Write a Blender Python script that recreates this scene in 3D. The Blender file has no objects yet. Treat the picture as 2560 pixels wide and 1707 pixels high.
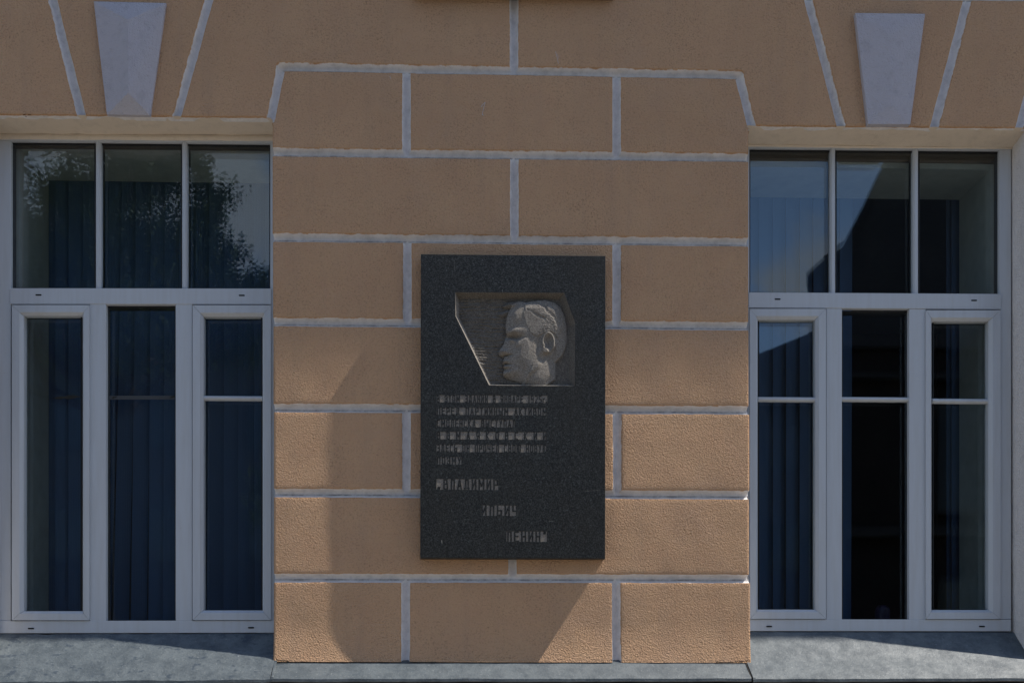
import bpy, bmesh, math, random
import numpy as np
from mathutils import Vector, noise as mnoise

random.seed(7)
rng = np.random.default_rng(11)
scene = bpy.context.scene
col = scene.collection
R = math.radians

# ------------------------------------------------------------------ survey constants
EYE = 1.60            # eye height above the pavement
DIST = 3.27           # camera to wall
FOC = 2512.0          # focal length of the photograph in its own pixels
TAN_YAW = 72.0 / FOC  # the camera looks slightly to the right of square-on
_yaw = math.atan(TAN_YAW)
_fx, _fy = math.sin(_yaw), math.cos(_yaw)
_rx, _ry = math.cos(_yaw), -math.sin(_yaw)

def W(px, py, Y=0.0):
    """measured photo coordinate -> world X, Z on the vertical plane at depth Y"""
    a = (px - 1280.0) / FOC
    b = (1640.0 - py) / FOC
    dx, dy = _fx + _rx * a, _fy + _ry * a
    t = (Y + DIST) / dy
    return dx * t, EYE + b * t

def W3(px, py, Y=0.0):
    x, z = W(px, py, Y)
    return (x, Y, z)

# ------------------------------------------------------------------ camera
cam_data = bpy.data.cameras.new('camera')
cam = bpy.data.objects.new('camera', cam_data)
col.objects.link(cam)
cam.location = (0, -DIST, EYE)
cam.rotation_euler = (R(90), 0, -_yaw)
cam_data.sensor_width = 36.0
cam_data.lens = 36.0 * FOC / 2560.0
cam_data.shift_x = 0.0
cam_data.shift_y = (1640.0 - 853.5) / 2560.0
cam_data.clip_start = 0.05
cam_data.clip_end = 2000.0
scene.camera = cam

# ------------------------------------------------------------------ sun, sky, exposure
SUN_TRAVEL = Vector((-0.302, 0.041, -0.470)).normalized()
SUN_TO = -SUN_TRAVEL
sun_data = bpy.data.lights.new('sun', 'SUN')
sun_data.energy = 3.3
sun_data.angle = R(0.53)
sun_data.color = (1.0, 0.94, 0.85)
sun = bpy.data.objects.new('sun', sun_data)
sun.rotation_euler = SUN_TRAVEL.to_track_quat('-Z', 'Y').to_euler()
sun.location = (6, -4, 12)
col.objects.link(sun)

world = bpy.data.worlds.new("World")
scene.world = world
world.use_nodes = True
wn, wl = world.node_tree.nodes, world.node_tree.links
wn.clear()
w_out = wn.new('ShaderNodeOutputWorld')
w_bg = wn.new('ShaderNodeBackground')
w_bg.inputs['Strength'].default_value = 0.10
w_sky = wn.new('ShaderNodeTexSky')
w_sky.sky_type = 'NISHITA'
w_sky.sun_disc = False
w_sky.sun_elevation = math.asin(SUN_TO.z)
w_sky.sun_rotation = math.atan2(SUN_TO.x, SUN_TO.y)
w_sky.altitude = 200
w_sky.air_density = 1.0
w_sky.dust_density = 0.6
w_sky.ozone_density = 3.0
w_tc = wn.new('ShaderNodeTexCoord')
w_map = wn.new('ShaderNodeMapping')
w_map.inputs['Scale'].default_value = (1.0, 1.0, 1.6)
w_map.inputs['Location'].default_value = (0.35, 0.1, 0.2)
w_noise = wn.new('ShaderNodeTexNoise')
w_noise.inputs['Scale'].default_value = 6.5
w_noise.inputs['Detail'].default_value = 9.0
w_noise.inputs['Roughness'].default_value = 0.56
wl.new(w_tc.outputs['Generated'], w_map.inputs['Vector'])
wl.new(w_map.outputs['Vector'], w_noise.inputs['Vector'])
# cumulus clouds: a few heaps round the sky, their edges broken by the noise
cloud_heaps = [((-0.36, -1, 0.45), 0.976), ((0.325, -1, 0.368), 0.9962), ((0.9, -0.6, 0.35), 0.95),
               ((-1.0, -0.3, 0.4), 0.95), ((0.2, 1, 0.4), 0.94), ((-0.8, 0.7, 0.5), 0.95), ((0.1, -0.5, 1.3), 0.98)]
prev = None
for d, c in cloud_heaps:
    v = Vector(d).normalized()
    dot = wn.new('ShaderNodeVectorMath'); dot.operation = 'DOT_PRODUCT'
    dot.inputs[1].default_value = v
    wl.new(w_tc.outputs['Generated'], dot.inputs[0])
    mr = wn.new('ShaderNodeMapRange')
    mr.inputs['From Min'].default_value = c
    mr.inputs['From Max'].default_value = 1.0
    mr.inputs['To Min'].default_value = 0.0
    mr.inputs['To Max'].default_value = 0.30
    wl.new(dot.outputs['Value'], mr.inputs['Value'])
    if prev is None:
        prev = mr.outputs[0]
    else:
        mx = wn.new('ShaderNodeMath'); mx.operation = 'MAXIMUM'
        wl.new(prev, mx.inputs[0]); wl.new(mr.outputs[0], mx.inputs[1])
        prev = mx.outputs[0]
w_add = wn.new('ShaderNodeMath'); w_add.operation = 'ADD'
wl.new(prev, w_add.inputs[0]); wl.new(w_noise.outputs['Fac'], w_add.inputs[1])
w_ramp = wn.new('ShaderNodeMapRange')
w_ramp.interpolation_type = 'SMOOTHSTEP'
w_ramp.inputs['From Min'].default_value = 0.62
w_ramp.inputs['From Max'].default_value = 0.80
wl.new(w_add.outputs[0], w_ramp.inputs['Value'])
w_mix = wn.new('ShaderNodeMix'); w_mix.data_type = 'RGBA'
w_mix.inputs[7].default_value = (3.0, 3.35, 3.95, 1)
wl.new(w_ramp.outputs[0], w_mix.inputs[0])
wl.new(w_sky.outputs['Color'], w_mix.inputs[6])
wl.new(w_mix.outputs[2], w_bg.inputs['Color'])
wl.new(w_bg.outputs[0], w_out.inputs['Surface'])

scene.render.engine = 'CYCLES'
scene.view_settings.view_transform = 'Standard'
scene.view_settings.look = 'None'
scene.view_settings.gamma = 1.0
scene.view_settings.use_curve_mapping = False
scene.view_settings.exposure = 0.92
scene.cycles.max_bounces = 8
scene.cycles.transparent_max_bounces = 16

# ------------------------------------------------------------------ object helpers
def tag(o, label=None, cat=None, group=None, kind=None):
    if label: o['label'] = label
    if cat: o['category'] = cat
    if group: o['group'] = group
    if kind: o['kind'] = kind
    return o

def empty(name, loc=(0, 0, 0)):
    o = bpy.data.objects.new(name, None)
    o.location = loc
    o.empty_display_size = 0.2
    col.objects.link(o)
    return o

def put(name, me, parent=None, loc=None):
    o = bpy.data.objects.new(name, me)
    col.objects.link(o)
    if loc is not None:
        o.location = loc
    if parent is not None:
        o.parent = parent
        # every mesh is written in world coordinates: cancel the parent chain's offset
        off = Vector((0, 0, 0)); p = parent
        while p is not None:
            off += p.location; p = p.parent
        o.location = Vector(o.location) - off
    return o

class MB:
    """collects geometry of one object"""
    def __init__(s):
        s.v, s.f, s.m = [], [], []
    def add(s, vs, fs, mi=0):
        b = len(s.v)
        s.v += [tuple(p) for p in vs]
        s.f += [tuple(i + b for i in f) for f in fs]
        s.m += [mi] * len(fs)
    def box(s, x0, x1, y0, y1, z0, z1, mi=0):
        vs = [(x, y, z) for z in (z0, z1) for y in (y0, y1) for x in (x0, x1)]
        s.add(vs, [(0, 2, 3, 1), (4, 5, 7, 6), (0, 1, 5, 4), (2, 6, 7, 3), (0, 4, 6, 2), (1, 3, 7, 5)], mi)
    def prism(s, front, back, mi=0):
        n = len(front)
        fs = [tuple(range(n)), tuple(range(2 * n - 1, n - 1, -1))]
        for i in range(n):
            j = (i + 1) % n
            fs.append((i, i + n, j + n, j))
        s.add(list(front) + list(back), fs, mi)
    def tube(s, p, q, r0, r1, n=8, mi=0):
        p, q = Vector(p), Vector(q)
        d = (q - p).normalized()
        a = d.orthogonal().normalized(); b = d.cross(a)
        vs = []
        for c, r in ((p, r0), (q, r1)):
            for i in range(n):
                t = 2 * math.pi * i / n
                vs.append(c + (a * math.cos(t) + b * math.sin(t)) * r)
        fs = [(i, (i + 1) % n, (i + 1) % n + n, i + n) for i in range(n)]
        fs += [tuple(range(n - 1, -1, -1)), tuple(range(n, 2 * n))]
        s.add(vs, fs, mi)
    def grid(s, P, mi=0, flip=False):
        """P[row][col] of points"""
        nr, nc = len(P), len(P[0])
        vs = [p for row in P for p in row]
        fs = []
        for i in range(nr - 1):
            for j in range(nc - 1):
                a, b, c, d = i * nc + j, i * nc + j + 1, (i + 1) * nc + j + 1, (i + 1) * nc + j
                fs.append((a, d, c, b) if flip else (a, b, c, d))
        s.add(vs, fs, mi)
    def build(s, name, mats, parent=None, smooth=False, bevel=0.0, recalc=True, attrs=None, sharp=None):
        me = bpy.data.meshes.new(name)
        me.from_pydata(s.v, [], s.f)
        if not isinstance(mats, (list, tuple)):
            mats = [mats]
        for m in mats:
            me.materials.append(m)
        if len(mats) > 1:
            me.polygons.foreach_set('material_index', s.m)
        if attrs:
            for k, vals in attrs.items():
                at = me.attributes.new(k, 'FLOAT', 'POINT')
                at.data.foreach_set('value', vals)
        if recalc or bevel:
            bm = bmesh.new(); bm.from_mesh(me)
            if recalc:
                bmesh.ops.recalc_face_normals(bm, faces=bm.faces)
            if bevel:
                bmesh.ops.bevel(bm, geom=[e for e in bm.edges if e.is_manifold and e.calc_face_angle(0) > 0.5],
                                offset=bevel, segments=2, affect='EDGES', profile=0.6)
            bm.to_mesh(me); bm.free()
        if smooth:
            me.polygons.foreach_set('use_smooth', [True] * len(me.polygons))
            if sharp:
                try: me.set_sharp_from_angle(angle=R(sharp))
                except Exception: pass
        me.update()
        return put(name, me, parent)

def fbm(x, y, z=0.0, o=3):
    return mnoise.fractal(Vector((x, y, z)), 0.6, 2.0, o)

# ------------------------------------------------------------------ materials
def new_mat(name):
    m = bpy.data.materials.new(name)
    m.use_nodes = True
    nt = m.node_tree
    return m, nt, nt.nodes['Principled BSDF'], nt.nodes['Material Output']

def N(nt, t, **kw):
    n = nt.nodes.new(t)
    for k, v in kw.items():
        if k in n.inputs: n.inputs[k].default_value = v
        else: setattr(n, k, v)
    return n

def noise(nt, vec, scale, detail=3.0, rough=0.5, dist=0.0):
    n = N(nt, 'ShaderNodeTexNoise')
    n.inputs['Scale'].default_value = scale
    n.inputs['Detail'].default_value = detail
    n.inputs['Roughness'].default_value = rough
    n.inputs['Distortion'].default_value = dist
    nt.links.new(vec, n.inputs['Vector'])
    return n.outputs['Fac']

def geo_pos(nt):
    return N(nt, 'ShaderNodeNewGeometry').outputs['Position']

def mapr(nt, val, a, b, c=0.0, d=1.0, smooth=False):
    n = N(nt, 'ShaderNodeMapRange')
    if smooth: n.interpolation_type = 'SMOOTHSTEP'
    n.inputs['From Min'].default_value = a; n.inputs['From Max'].default_value = b
    n.inputs['To Min'].default_value = c; n.inputs['To Max'].default_value = d
    nt.links.new(val, n.inputs['Value'])
    return n.outputs[0]

def mixc(nt, fac, a, b, mode='MIX'):
    n = N(nt, 'ShaderNodeMix'); n.data_type = 'RGBA'; n.blend_type = mode
    if isinstance(fac, (int, float)): n.inputs[0].default_value = fac
    else: nt.links.new(fac, n.inputs[0])
    for i, c in ((6, a), (7, b)):
        if isinstance(c, (tuple, list)): n.inputs[i].default_value = (*c[:3], 1)
        else: nt.links.new(c, n.inputs[i])
    return n.outputs[2]

def math_n(nt, op, a, b=None):
    n = N(nt, 'ShaderNodeMath'); n.operation = op
    for i, v in enumerate((a, b)):
        if v is None: continue
        if isinstance(v, (int, float)): n.inputs[i].default_value = v
        else: nt.links.new(v, n.inputs[i])
    return n.outputs[0]

def bump(nt, h, strength, dist, prev=None):
    n = N(nt, 'ShaderNodeBump')
    n.inputs['Strength'].default_value = strength
    n.inputs['Distance'].default_value = dist
    nt.links.new(h, n.inputs['Height'])
    if prev is not None: nt.links.new(prev, n.inputs['Normal'])
    return n.outputs['Normal']

WHITE_PAINT = (0.74, 0.705, 0.685)
TAN = (0.615, 0.388, 0.232)

def stucco(name, tan=True, white=WHITE_PAINT, rough_amt=1.0, use_edge=True):
    m, nt, p, out = new_mat(name)
    pos = geo_pos(nt)
    L = nt.links.new
    big = noise(nt, pos, 1.7, 4, 0.55)
    mid = noise(nt, pos, 9.0, 4, 0.6)
    fine = noise(nt, pos, 165.0, 3, 0.7)
    grain = noise(nt, pos, 210.0, 3, 0.6, 0.6)
    v = N(nt, 'ShaderNodeTexVoronoi'); v.feature = 'SMOOTH_F1'
    v.inputs['Scale'].default_value = 230.0
    L(pos, v.inputs['Vector'])
    if tan:
        base = mixc(nt, mapr(nt, big, 0.3, 0.7), TAN, tuple(c * 0.88 for c in TAN))
        base = mixc(nt, mapr(nt, mid, 0.35, 0.75, 0, 0.35), base, (0.52, 0.30, 0.185))
        # faded grey brown patches and little dark pores
        fade = noise(nt, pos, 3.3, 5, 0.65)
        base = mixc(nt, mapr(nt, fade, 0.52, 0.75, 0, 0.35), base, (0.50, 0.345, 0.25))
        patchy = noise(nt, pos, 7.0, 4, 0.65)
        pores = math_n(nt, 'MULTIPLY', mapr(nt, fine, 0.52, 0.68, 0.0, 0.62), mapr(nt, patchy, 0.38, 0.62, 0.25, 1.0))
        base = mixc(nt, pores, base, (0.20, 0.115, 0.06))
        mp = N(nt, 'ShaderNodeMapping'); mp.inputs['Scale'].default_value = (14, 14, 1.1)
        L(pos, mp.inputs['Vector'])
        stre = noise(nt, mp.outputs[0], 1.0, 5, 0.65)
        base = mixc(nt, mapr(nt, stre, 0.5, 0.72, 0, 0.22), base, (0.36, 0.26, 0.19))
        if use_edge:
            at = N(nt, 'ShaderNodeAttribute'); at.attribute_name = 'edge'
            rag = noise(nt, pos, 34.0, 5, 0.7)
            e = math_n(nt, 'ADD', at.outputs['Fac'], mapr(nt, rag, 0.3, 0.7, -0.0012, 0.0012))
            wmask = mapr(nt, e, -0.0004, 0.0006, 1.0, 0.0)
            och = mapr(nt, e, 0.0012, 0.0045, 0.35, 0.0)
            base = mixc(nt, och, base, (0.50, 0.25, 0.08))
            dirt = noise(nt, pos, 38.0, 5, 0.7)
            wcol = mixc(nt, mapr(nt, dirt, 0.42, 0.72, 0, 0.45), white, (0.34, 0.33, 0.33))
            da = N(nt, 'ShaderNodeAttribute'); da.attribute_name = 'dirt'
            dn = noise(nt, pos, 26.0, 5, 0.75)
            wcol = mixc(nt, math_n(nt, 'MULTIPLY', da.outputs['Fac'], mapr(nt, dn, 0.36, 0.60, 0.15, 0.9)), wcol, (0.16, 0.155, 0.15))
            base = mixc(nt, wmask, base, wcol)
    else:
        dirt = noise(nt, pos, 30.0, 5, 0.7)
        base = mixc(nt, mapr(nt, dirt, 0.5, 0.8, 0, 0.45), white, tuple(c * 0.62 for c in white))
        base = mixc(nt, mapr(nt, fine, 0.64, 0.76, 0, 0.35), base, (0.42, 0.34, 0.25))
    L(base, p.inputs['Base Color'])
    p.inputs['Roughness'].default_value = 0.92
    p.inputs['Specular IOR Level'].default_value = 0.15
    coarse = noise(nt, pos, 120.0, 3, 0.6, 0.4)
    grain = math_n(nt, 'ADD', math_n(nt, 'MULTIPLY', grain, 0.75), math_n(nt, 'MULTIPLY', coarse, 0.35))
    h = math_n(nt, 'ADD', math_n(nt, 'MULTIPLY', grain, 1.0), math_n(nt, 'MULTIPLY', v.outputs['Distance'], 0.45))
    nrm = bump(nt, h, 1.0, 0.0088 * rough_amt)
    if tan and use_edge:
        # the painted joints are trowelled smoother than the rough faces
        sm = bump(nt, grain, 1.0, 0.0016)
        mx = N(nt, 'ShaderNodeMix'); mx.data_type = 'VECTOR'
        L(wmask, mx.inputs[0]); L(nrm, mx.inputs[4]); L(sm, mx.inputs[5])
        L(mx.outputs[1], p.inputs['Normal'])
    else:
        L(nrm, p.inputs['Normal'])
    return m

M = {}
M['stucco'] = stucco('tan_rough_stucco')
M['stucco_plain'] = stucco('tan_stucco_plain', use_edge=False)
M['white_stucco'] = stucco('white_stucco', tan=False, rough_amt=0.45)
M['soffit'] = stucco('cream_plaster', tan=False, white=(0.67, 0.575, 0.465), rough_amt=0.2)
M['keystone'] = stucco('white_keystone_plaster', tan=False, white=(0.49, 0.465, 0.50), rough_amt=0.7)

def plain(name, c, rough=0.6, spec=0.4, metallic=0.0, var=0.08, scale=20.0, bmp=0.0):
    m, nt, p, out = new_mat(name)
    pos = geo_pos(nt)
    n = noise(nt, pos, scale, 4, 0.6)
    b = mixc(nt, mapr(nt, n, 0.3, 0.7), c, tuple(max(0, x * (1 - 2 * var)) for x in c))
    nt.links.new(b, p.inputs['Base Color'])
    p.inputs['Roughness'].default_value = rough
    p.inputs['Specular IOR Level'].default_value = spec
    p.inputs['Metallic'].default_value = metallic
    if bmp:
        nt.links.new(bump(nt, noise(nt, pos, scale * 4, 3), 0.6, bmp), p.inputs['Normal'])
    return m

def pvc():
    m, nt, p, out = new_mat('white_pvc')
    pos = geo_pos(nt)
    mp = N(nt, 'ShaderNodeMapping'); mp.inputs['Scale'].default_value = (60, 60, 5)
    nt.links.new(pos, mp.inputs['Vector'])
    streak = noise(nt, mp.outputs[0], 1.0, 4, 0.6)
    spot = noise(nt, pos, 90.0, 3, 0.6)
    b = mixc(nt, mapr(nt, streak, 0.42, 0.75, 0, 0.42), (0.475, 0.50, 0.53), (0.40, 0.40, 0.39))
    b = mixc(nt, mapr(nt, spot, 0.68, 0.78, 0, 0.4), b, (0.36, 0.33, 0.28))
    nt.links.new(b, p.inputs['Base Color'])
    p.inputs['Roughness'].default_value = 0.42
    p.inputs['Specular IOR Level'].default_value = 0.35
    return m
M['pvc'] = pvc()
M['gasket'] = plain('black_rubber', (0.012, 0.012, 0.012), 0.6)
M['slot'] = plain('black_slot', (0.004, 0.004, 0.004), 0.9)

def glass():
    m, nt, p, out = new_mat('window_glass')
    nt.nodes.remove(p)
    g = N(nt, 'ShaderNodeNewGeometry')
    wob = noise(nt, g.outputs['Position'], 1.6, 2, 0.5)
    bn = bump(nt, wob, 0.05, 0.010)
    dot = N(nt, 'ShaderNodeVectorMath'); dot.operation = 'DOT_PRODUCT'
    nt.links.new(g.outputs['Normal'], dot.inputs[0]); nt.links.new(g.outputs['Incoming'], dot.inputs[1])
    c = math_n(nt, 'ABSOLUTE', dot.outputs['Value'])
    k = math_n(nt, 'POWER', math_n(nt, 'SUBTRACT', 1.0, c), 5.0)
    fac = math_n(nt, 'ADD', math_n(nt, 'MULTIPLY', k, 0.9), 0.072)
    tr = N(nt, 'ShaderNodeBsdfTransparent'); tr.inputs['Color'].default_value = (0.86, 0.90, 0.90, 1)
    gl = N(nt, 'ShaderNodeBsdfGlossy'); gl.inputs['Roughness'].default_value = 0.0
    gl.inputs['Color'].default_value = (0.9, 0.96, 1.0, 1)
    nt.links.new(bn, gl.inputs['Normal'])
    mx = N(nt, 'ShaderNodeMixShader')
    nt.links.new(fac, mx.inputs[0]); nt.links.new(tr.outputs[0], mx.inputs[1]); nt.links.new(gl.outputs[0], mx.inputs[2])
    nt.links.new(mx.outputs[0], out.inputs['Surface'])
    return m
M['glass'] = glass()

def granite():
    m, nt, p, out = new_mat('dark_polished_granite')
    pos = geo_pos(nt)
    a = noise(nt, pos, 260.0, 3, 0.75)
    b = noise(nt, pos, 130.0, 3, 0.7)
    c = noise(nt, pos, 5.0, 4, 0.6)
    base = mixc(nt, mapr(nt, a, 0.42, 0.62), (0.0085, 0.009, 0.009), (0.046, 0.048, 0.045))
    base = mixc(nt, mapr(nt, b, 0.60, 0.72), base, (0.075, 0.082, 0.082))
    base = mixc(nt, mapr(nt, c, 0.40, 0.75, 0, 0.45), base, (0.024, 0.022, 0.018))
    mp = N(nt, 'ShaderNodeMapping'); mp.inputs['Scale'].default_value = (170, 170, 9)
    nt.links.new(pos, mp.inputs['Vector'])
    drip = noise(nt, mp.outputs[0], 1.0, 3, 0.6)
    base = mixc(nt, mapr(nt, drip, 0.76, 0.82, 0, 0.3), base, (0.20, 0.20, 0.19))
    nt.links.new(base, p.inputs['Base Color'])
    nt.links.new(mapr(nt, c, 0.3, 0.7, 0.38, 0.55), p.inputs['Roughness'])
    p.inputs['Specular IOR Level'].default_value = 0.22
    nt.links.new(bump(nt, a, 0.5, 0.0004), p.inputs['Normal'])
    return m
M['granite'] = granite()

def hewn(name='rough_carved_stone', k=1.0):
    m, nt, p, out = new_mat(name)
    pos = geo_pos(nt)
    a = noise(nt, pos, 300.0, 3, 0.7)
    b = noise(nt, pos, 25.0, 4, 0.6)
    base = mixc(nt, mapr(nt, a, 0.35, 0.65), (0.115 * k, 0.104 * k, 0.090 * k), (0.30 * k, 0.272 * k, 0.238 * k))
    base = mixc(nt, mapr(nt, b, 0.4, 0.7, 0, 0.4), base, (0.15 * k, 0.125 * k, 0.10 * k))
    nt.links.new(base, p.inputs['Base Color'])
    p.inputs['Roughness'].default_value = 0.9
    p.inputs['Specular IOR Level'].default_value = 0.15
    nt.links.new(bump(nt, a, 1.0, 0.0014), p.inputs['Normal'])
    return m
M['hewn'] = hewn()
M['hewn_shade'] = hewn('shade_toned_chiselled_stone', 0.62)  # same stone darkened: painted shade for recess floor and its top and right bevels

def zinc(name='weathered_zinc_sheet', pit=1.0):
    m, nt, p, out = new_mat(name)
    pos = geo_pos(nt)
    a = noise(nt, pos, 17.0, 6, 0.72, 0.05)
    b = noise(nt, pos, 90.0, 4, 0.75)
    c = noise(nt, pos, 150.0, 3, 0.65)
    base = mixc(nt, mapr(nt, a, 0.42, 0.60), (0.098, 0.116, 0.126), (0.058, 0.073, 0.084))
    base = mixc(nt, mapr(nt, b, 0.56, 0.72, 0, 0.35 + 0.4 * pit), base, (0.030, 0.042, 0.055))
    mpz = N(nt, 'ShaderNodeMapping'); mpz.inputs['Scale'].default_value = (1.0, 1.8, 1.8)
    nt.links.new(pos, mpz.inputs['Vector'])
    blot = noise(nt, mpz.outputs[0], 21.0, 4, 0.6, 0.1)
    base = mixc(nt, mapr(nt, blot, 0.585, 0.64, 0, 0.75 * pit), base, (0.026, 0.040, 0.058))
    base = mixc(nt, mapr(nt, c, 0.62, 0.74, 0, 0.7), base, (0.26, 0.28, 0.28))
    nt.links.new(base, p.inputs['Base Color'])
    p.inputs['Metallic'].default_value = 0.0
    nt.links.new(mapr(nt, a, 0.3, 0.7, 0.5, 0.7), p.inputs['Roughness'])
    n1 = bump(nt, a, 0.7, 0.004 * (0.5 + pit))
    n1 = bump(nt, blot, 0.8, 0.004 * pit, n1)
    nt.links.new(bump(nt, b, 0.7, 0.0016, n1), p.inputs['Normal'])
    return m
M['zinc'] = zinc('smooth_weathered_zinc', 0.35)
M['zinc_pitted'] = zinc('pitted_weathered_zinc', 1.0)

def blind():
    m, nt, p, out = new_mat('blue_grey_blind_fabric')
    pos = geo_pos(nt)
    wv = N(nt, 'ShaderNodeTexWave'); wv.wave_type = 'BANDS'; wv.bands_direction = 'X'
    wv.inputs['Scale'].default_value = 60.0
    nt.links.new(pos, wv.inputs['Vector'])
    base = mixc(nt, mapr(nt, wv.outputs['Fac'], 0, 1, 0, 0.35), (0.080, 0.130, 0.235), (0.04, 0.068, 0.13))
    nt.links.new(base, p.inputs['Base Color'])
    p.inputs['Roughness'].default_value = 0.85
    p.inputs['Specular IOR Level'].default_value = 0.2
    return m
M['blind'] = blind()
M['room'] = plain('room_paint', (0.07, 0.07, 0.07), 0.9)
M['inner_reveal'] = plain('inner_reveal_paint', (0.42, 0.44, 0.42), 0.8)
M['dark_metal'] = plain('dark_nail', (0.03, 0.03, 0.03), 0.6)
M['crack'] = plain('crack_dirt', (0.02, 0.018, 0.016), 0.95)

# ------------------------------------------------------------------ the building
bld = empty('building', (0, 0, 0))
tag(bld, 'tan stucco building with white painted joints, two white framed windows and a grey metal ledge', 'building')

HW = 0.0140      # half width of a joint
JD = 0.0205      # depth of a joint
LEDGE_Z = W(1280, 1655)[1]

def seg_dist(x, z, s):
    (ax, az), (bx, bz) = s
    dx, dz = bx - ax, bz - az
    t = ((x - ax) * dx + (z - az) * dz) / max(1e-9, dx * dx + dz * dz)
    t = max(0.0, min(1.0, t))
    return math.hypot(x - ax - t * dx, z - az - t * dz)

def wall_relief(x, z):
    y = 0.0016 * fbm(x * 2.6, z * 2.6, 3.0) + 0.0005 * fbm(x * 11, z * 11, 9.0)
    h = z - LEDGE_Z
    if h < 0.13:
        y -= 0.011 * ((0.13 - h) / 0.13) ** 2      # the plaster kicks out just above the ledge
    return y

CL = [0, .0015, .004, .0075, .011, .0135, .0147, .0155, .017, .020, .027]
def cluster(L, a=True, b=True, step=0.016):
    lo = CL if a else [0.0]
    hi = CL if b else [0.0]
    if L < 0.075:
        k = L / 0.075
        lo = [c * k for c in lo]; hi = [c * k for c in hi]
    s, e = lo[-1], L - hi[-1]
    n = max(1, int(round((e - s) / step)))
    mid = [s + (e - s) * i / n for i in range(1, n)]
    return [t / L for t in (lo + mid + [L - h for h in reversed(hi)])]

def patch_points(A, B):
    """ruled patch between two polylines with matching corner counts"""
    A = [Vector(p) for p in A]; B = [Vector(p) for p in B]
    cols = []
    ns = len(A) - 1
    for i in range(ns):
        L = ((A[i + 1] - A[i]).length + (B[i + 1] - B[i]).length) / 2
        ts = cluster(L, True, True) if ns == 1 or L > 0.02 else [0, 0.25, 0.5, 0.75, 1]
        if i > 0: ts = ts[1:]
        for t in ts:
            cols.append((A[i].lerp(A[i + 1], t), B[i].lerp(B[i + 1], t)))
    L = sum((a - b).length for a, b in cols) / len(cols)
    rows = cluster(L)
    return [[a.lerp(b, t) for a, b in cols] for t in rows]

DIRT = {}
def block(A, B, joints, corners=(), name='stone_block', more=()):
    """A, B: photo coordinates of two opposite outlines; joints, corners: outline segments"""
    mb = MB(); edge_all = []
    for (A_, B_) in [(A, B)] + list(more):
        block_patch(mb, edge_all, A_, B_, joints, corners)
    return mb.build(name, M['stucco'], bld, smooth=True, attrs={'edge': edge_all, 'dirt': DIRT.pop(id(edge_all))}, sharp=50, recalc=not more)

def block_patch(out_mb, edge_all, A, B, joints, corners):
    A2 = [W(*p) for p in A]; B2 = [W(*p) for p in B]
    J = [(W(*s[0]), W(*s[1])) for s in joints]
    K = [(W(*s[0]), W(*s[1])) for s in corners]
    P = patch_points(A2, B2)
    P3, edge, dirt = [], [], []
    for row in P:
        r = []
        for p in row:
            x, z = p
            wob = 0.0008 * fbm(x * 26, z * 26, 1.0, 2) + 0.0009 * fbm(x * 9, z * 9, 5.0, 2)
            d = min([seg_dist(x, z, s) for s in J] or [9])
            k = min([seg_dist(x, z, s) for s in K] or [9])
            dd = d + wob
            y = wall_relief(x, z)
            if dd < HW:
                y += JD * max(0.0, 1 - (max(dd, 0) / HW) ** 2.5) ** 0.47 + 0.0012
            else:
                y += 0.0012 * math.exp(-(dd - HW) / 0.004)
            if k < 0.006:
                y += 0.005 * (1 - math.sqrt(max(0, 1 - (1 - k / 0.006) ** 2)))
            r.append((x, y, z))
            dv = 0.0
            if J and dd < 0.0085:
                sg = min(J, key=lambda q_: seg_dist(x, z, q_))
                (ax, az), (bx, bz) = sg
                if abs(bz - az) < 0.2 * abs(bx - ax) and z < az + (bz - az) * (x - ax) / (bx - ax):
                    dv = math.exp(-((dd - 0.0035) / 0.003) ** 2)
            dirt.append(dv)
            edge.append(min(dd - HW, k + 0.0005 if k < 9 else 9))
        P3.append(r)
    mb = MB(); mb.grid(P3)
    nr, nc = len(P3), len(P3[0])
    per = [(0, j) for j in range(nc)] + [(i, nc - 1) for i in range(1, nr)] + \
          [(nr - 1, j) for j in range(nc - 2, -1, -1)] + [(i, 0) for i in range(nr - 2, 0, -1)]
    base = len(mb.v)
    for (i, j) in per:
        x, y, z = P3[i][j]
        mb.v.append((x, 0.030, z)); dirt.append(0.0); edge.append(0.05 if edge[i * nc + j] > 0.002 else -0.01)
    n = len(per)
    for q in range(n):
        a = per[q]; b = per[(q + 1) % n]
        mb.f.append((a[0] * nc + a[1], base + q, base + (q + 1) % n, b[0] * nc + b[1])); mb.m.append(0)
    out_mb.add(mb.v, mb.f)
    edge_all += edge; DIRT[id(edge_all)] = DIRT.get(id(edge_all), []) + dirt

# joint lines, measured at the left and right corners of the pier
XL, XR = 681.0, 1872.0
JL = {'a': (380, 394), 'b': (593, 605), 'c': (804, 815), 'd': (1019, 1025), 'e': (1231, 1237), 'f': (1444, 1446), 'g': (1653, 1656)}
def jy(k, x):
    l, r = JL[k]
    return l + (r - l) * (x - XL) / (XR - XL)
def course(top, bot, xs, bottom_joint=True):
    n = len(xs) - 1
    for i in range(n):
        x0, x1 = xs[i], xs[i + 1]
        bl, br = (x0, jy(bot, x0)), (x1, jy(bot, x1))
        tl, tr = (x0, jy(top, x0)), (x1, jy(top, x1))
        js = [(tl, tr)]
        if bottom_joint: js.append((bl, br))
        ks = []
        (ks if i == 0 else js).append((bl, tl))
        (ks if i == n - 1 else js).append((br, tr))
        block([bl, br], [tl, tr], js, ks)
course('a', 'b', [681, 1286, 1871.5])
course('b', 'c', [682, 1018, 1542, 1871.5])
course('c', 'd', [683, 1283, 1872])
course('d', 'e', [684, 1016, 1543, 1874])
course('e', 'f', [684, 1281, 1873])
course('f', 'g', [684, 1014, 1541, 1876], bottom_joint=False)

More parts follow.
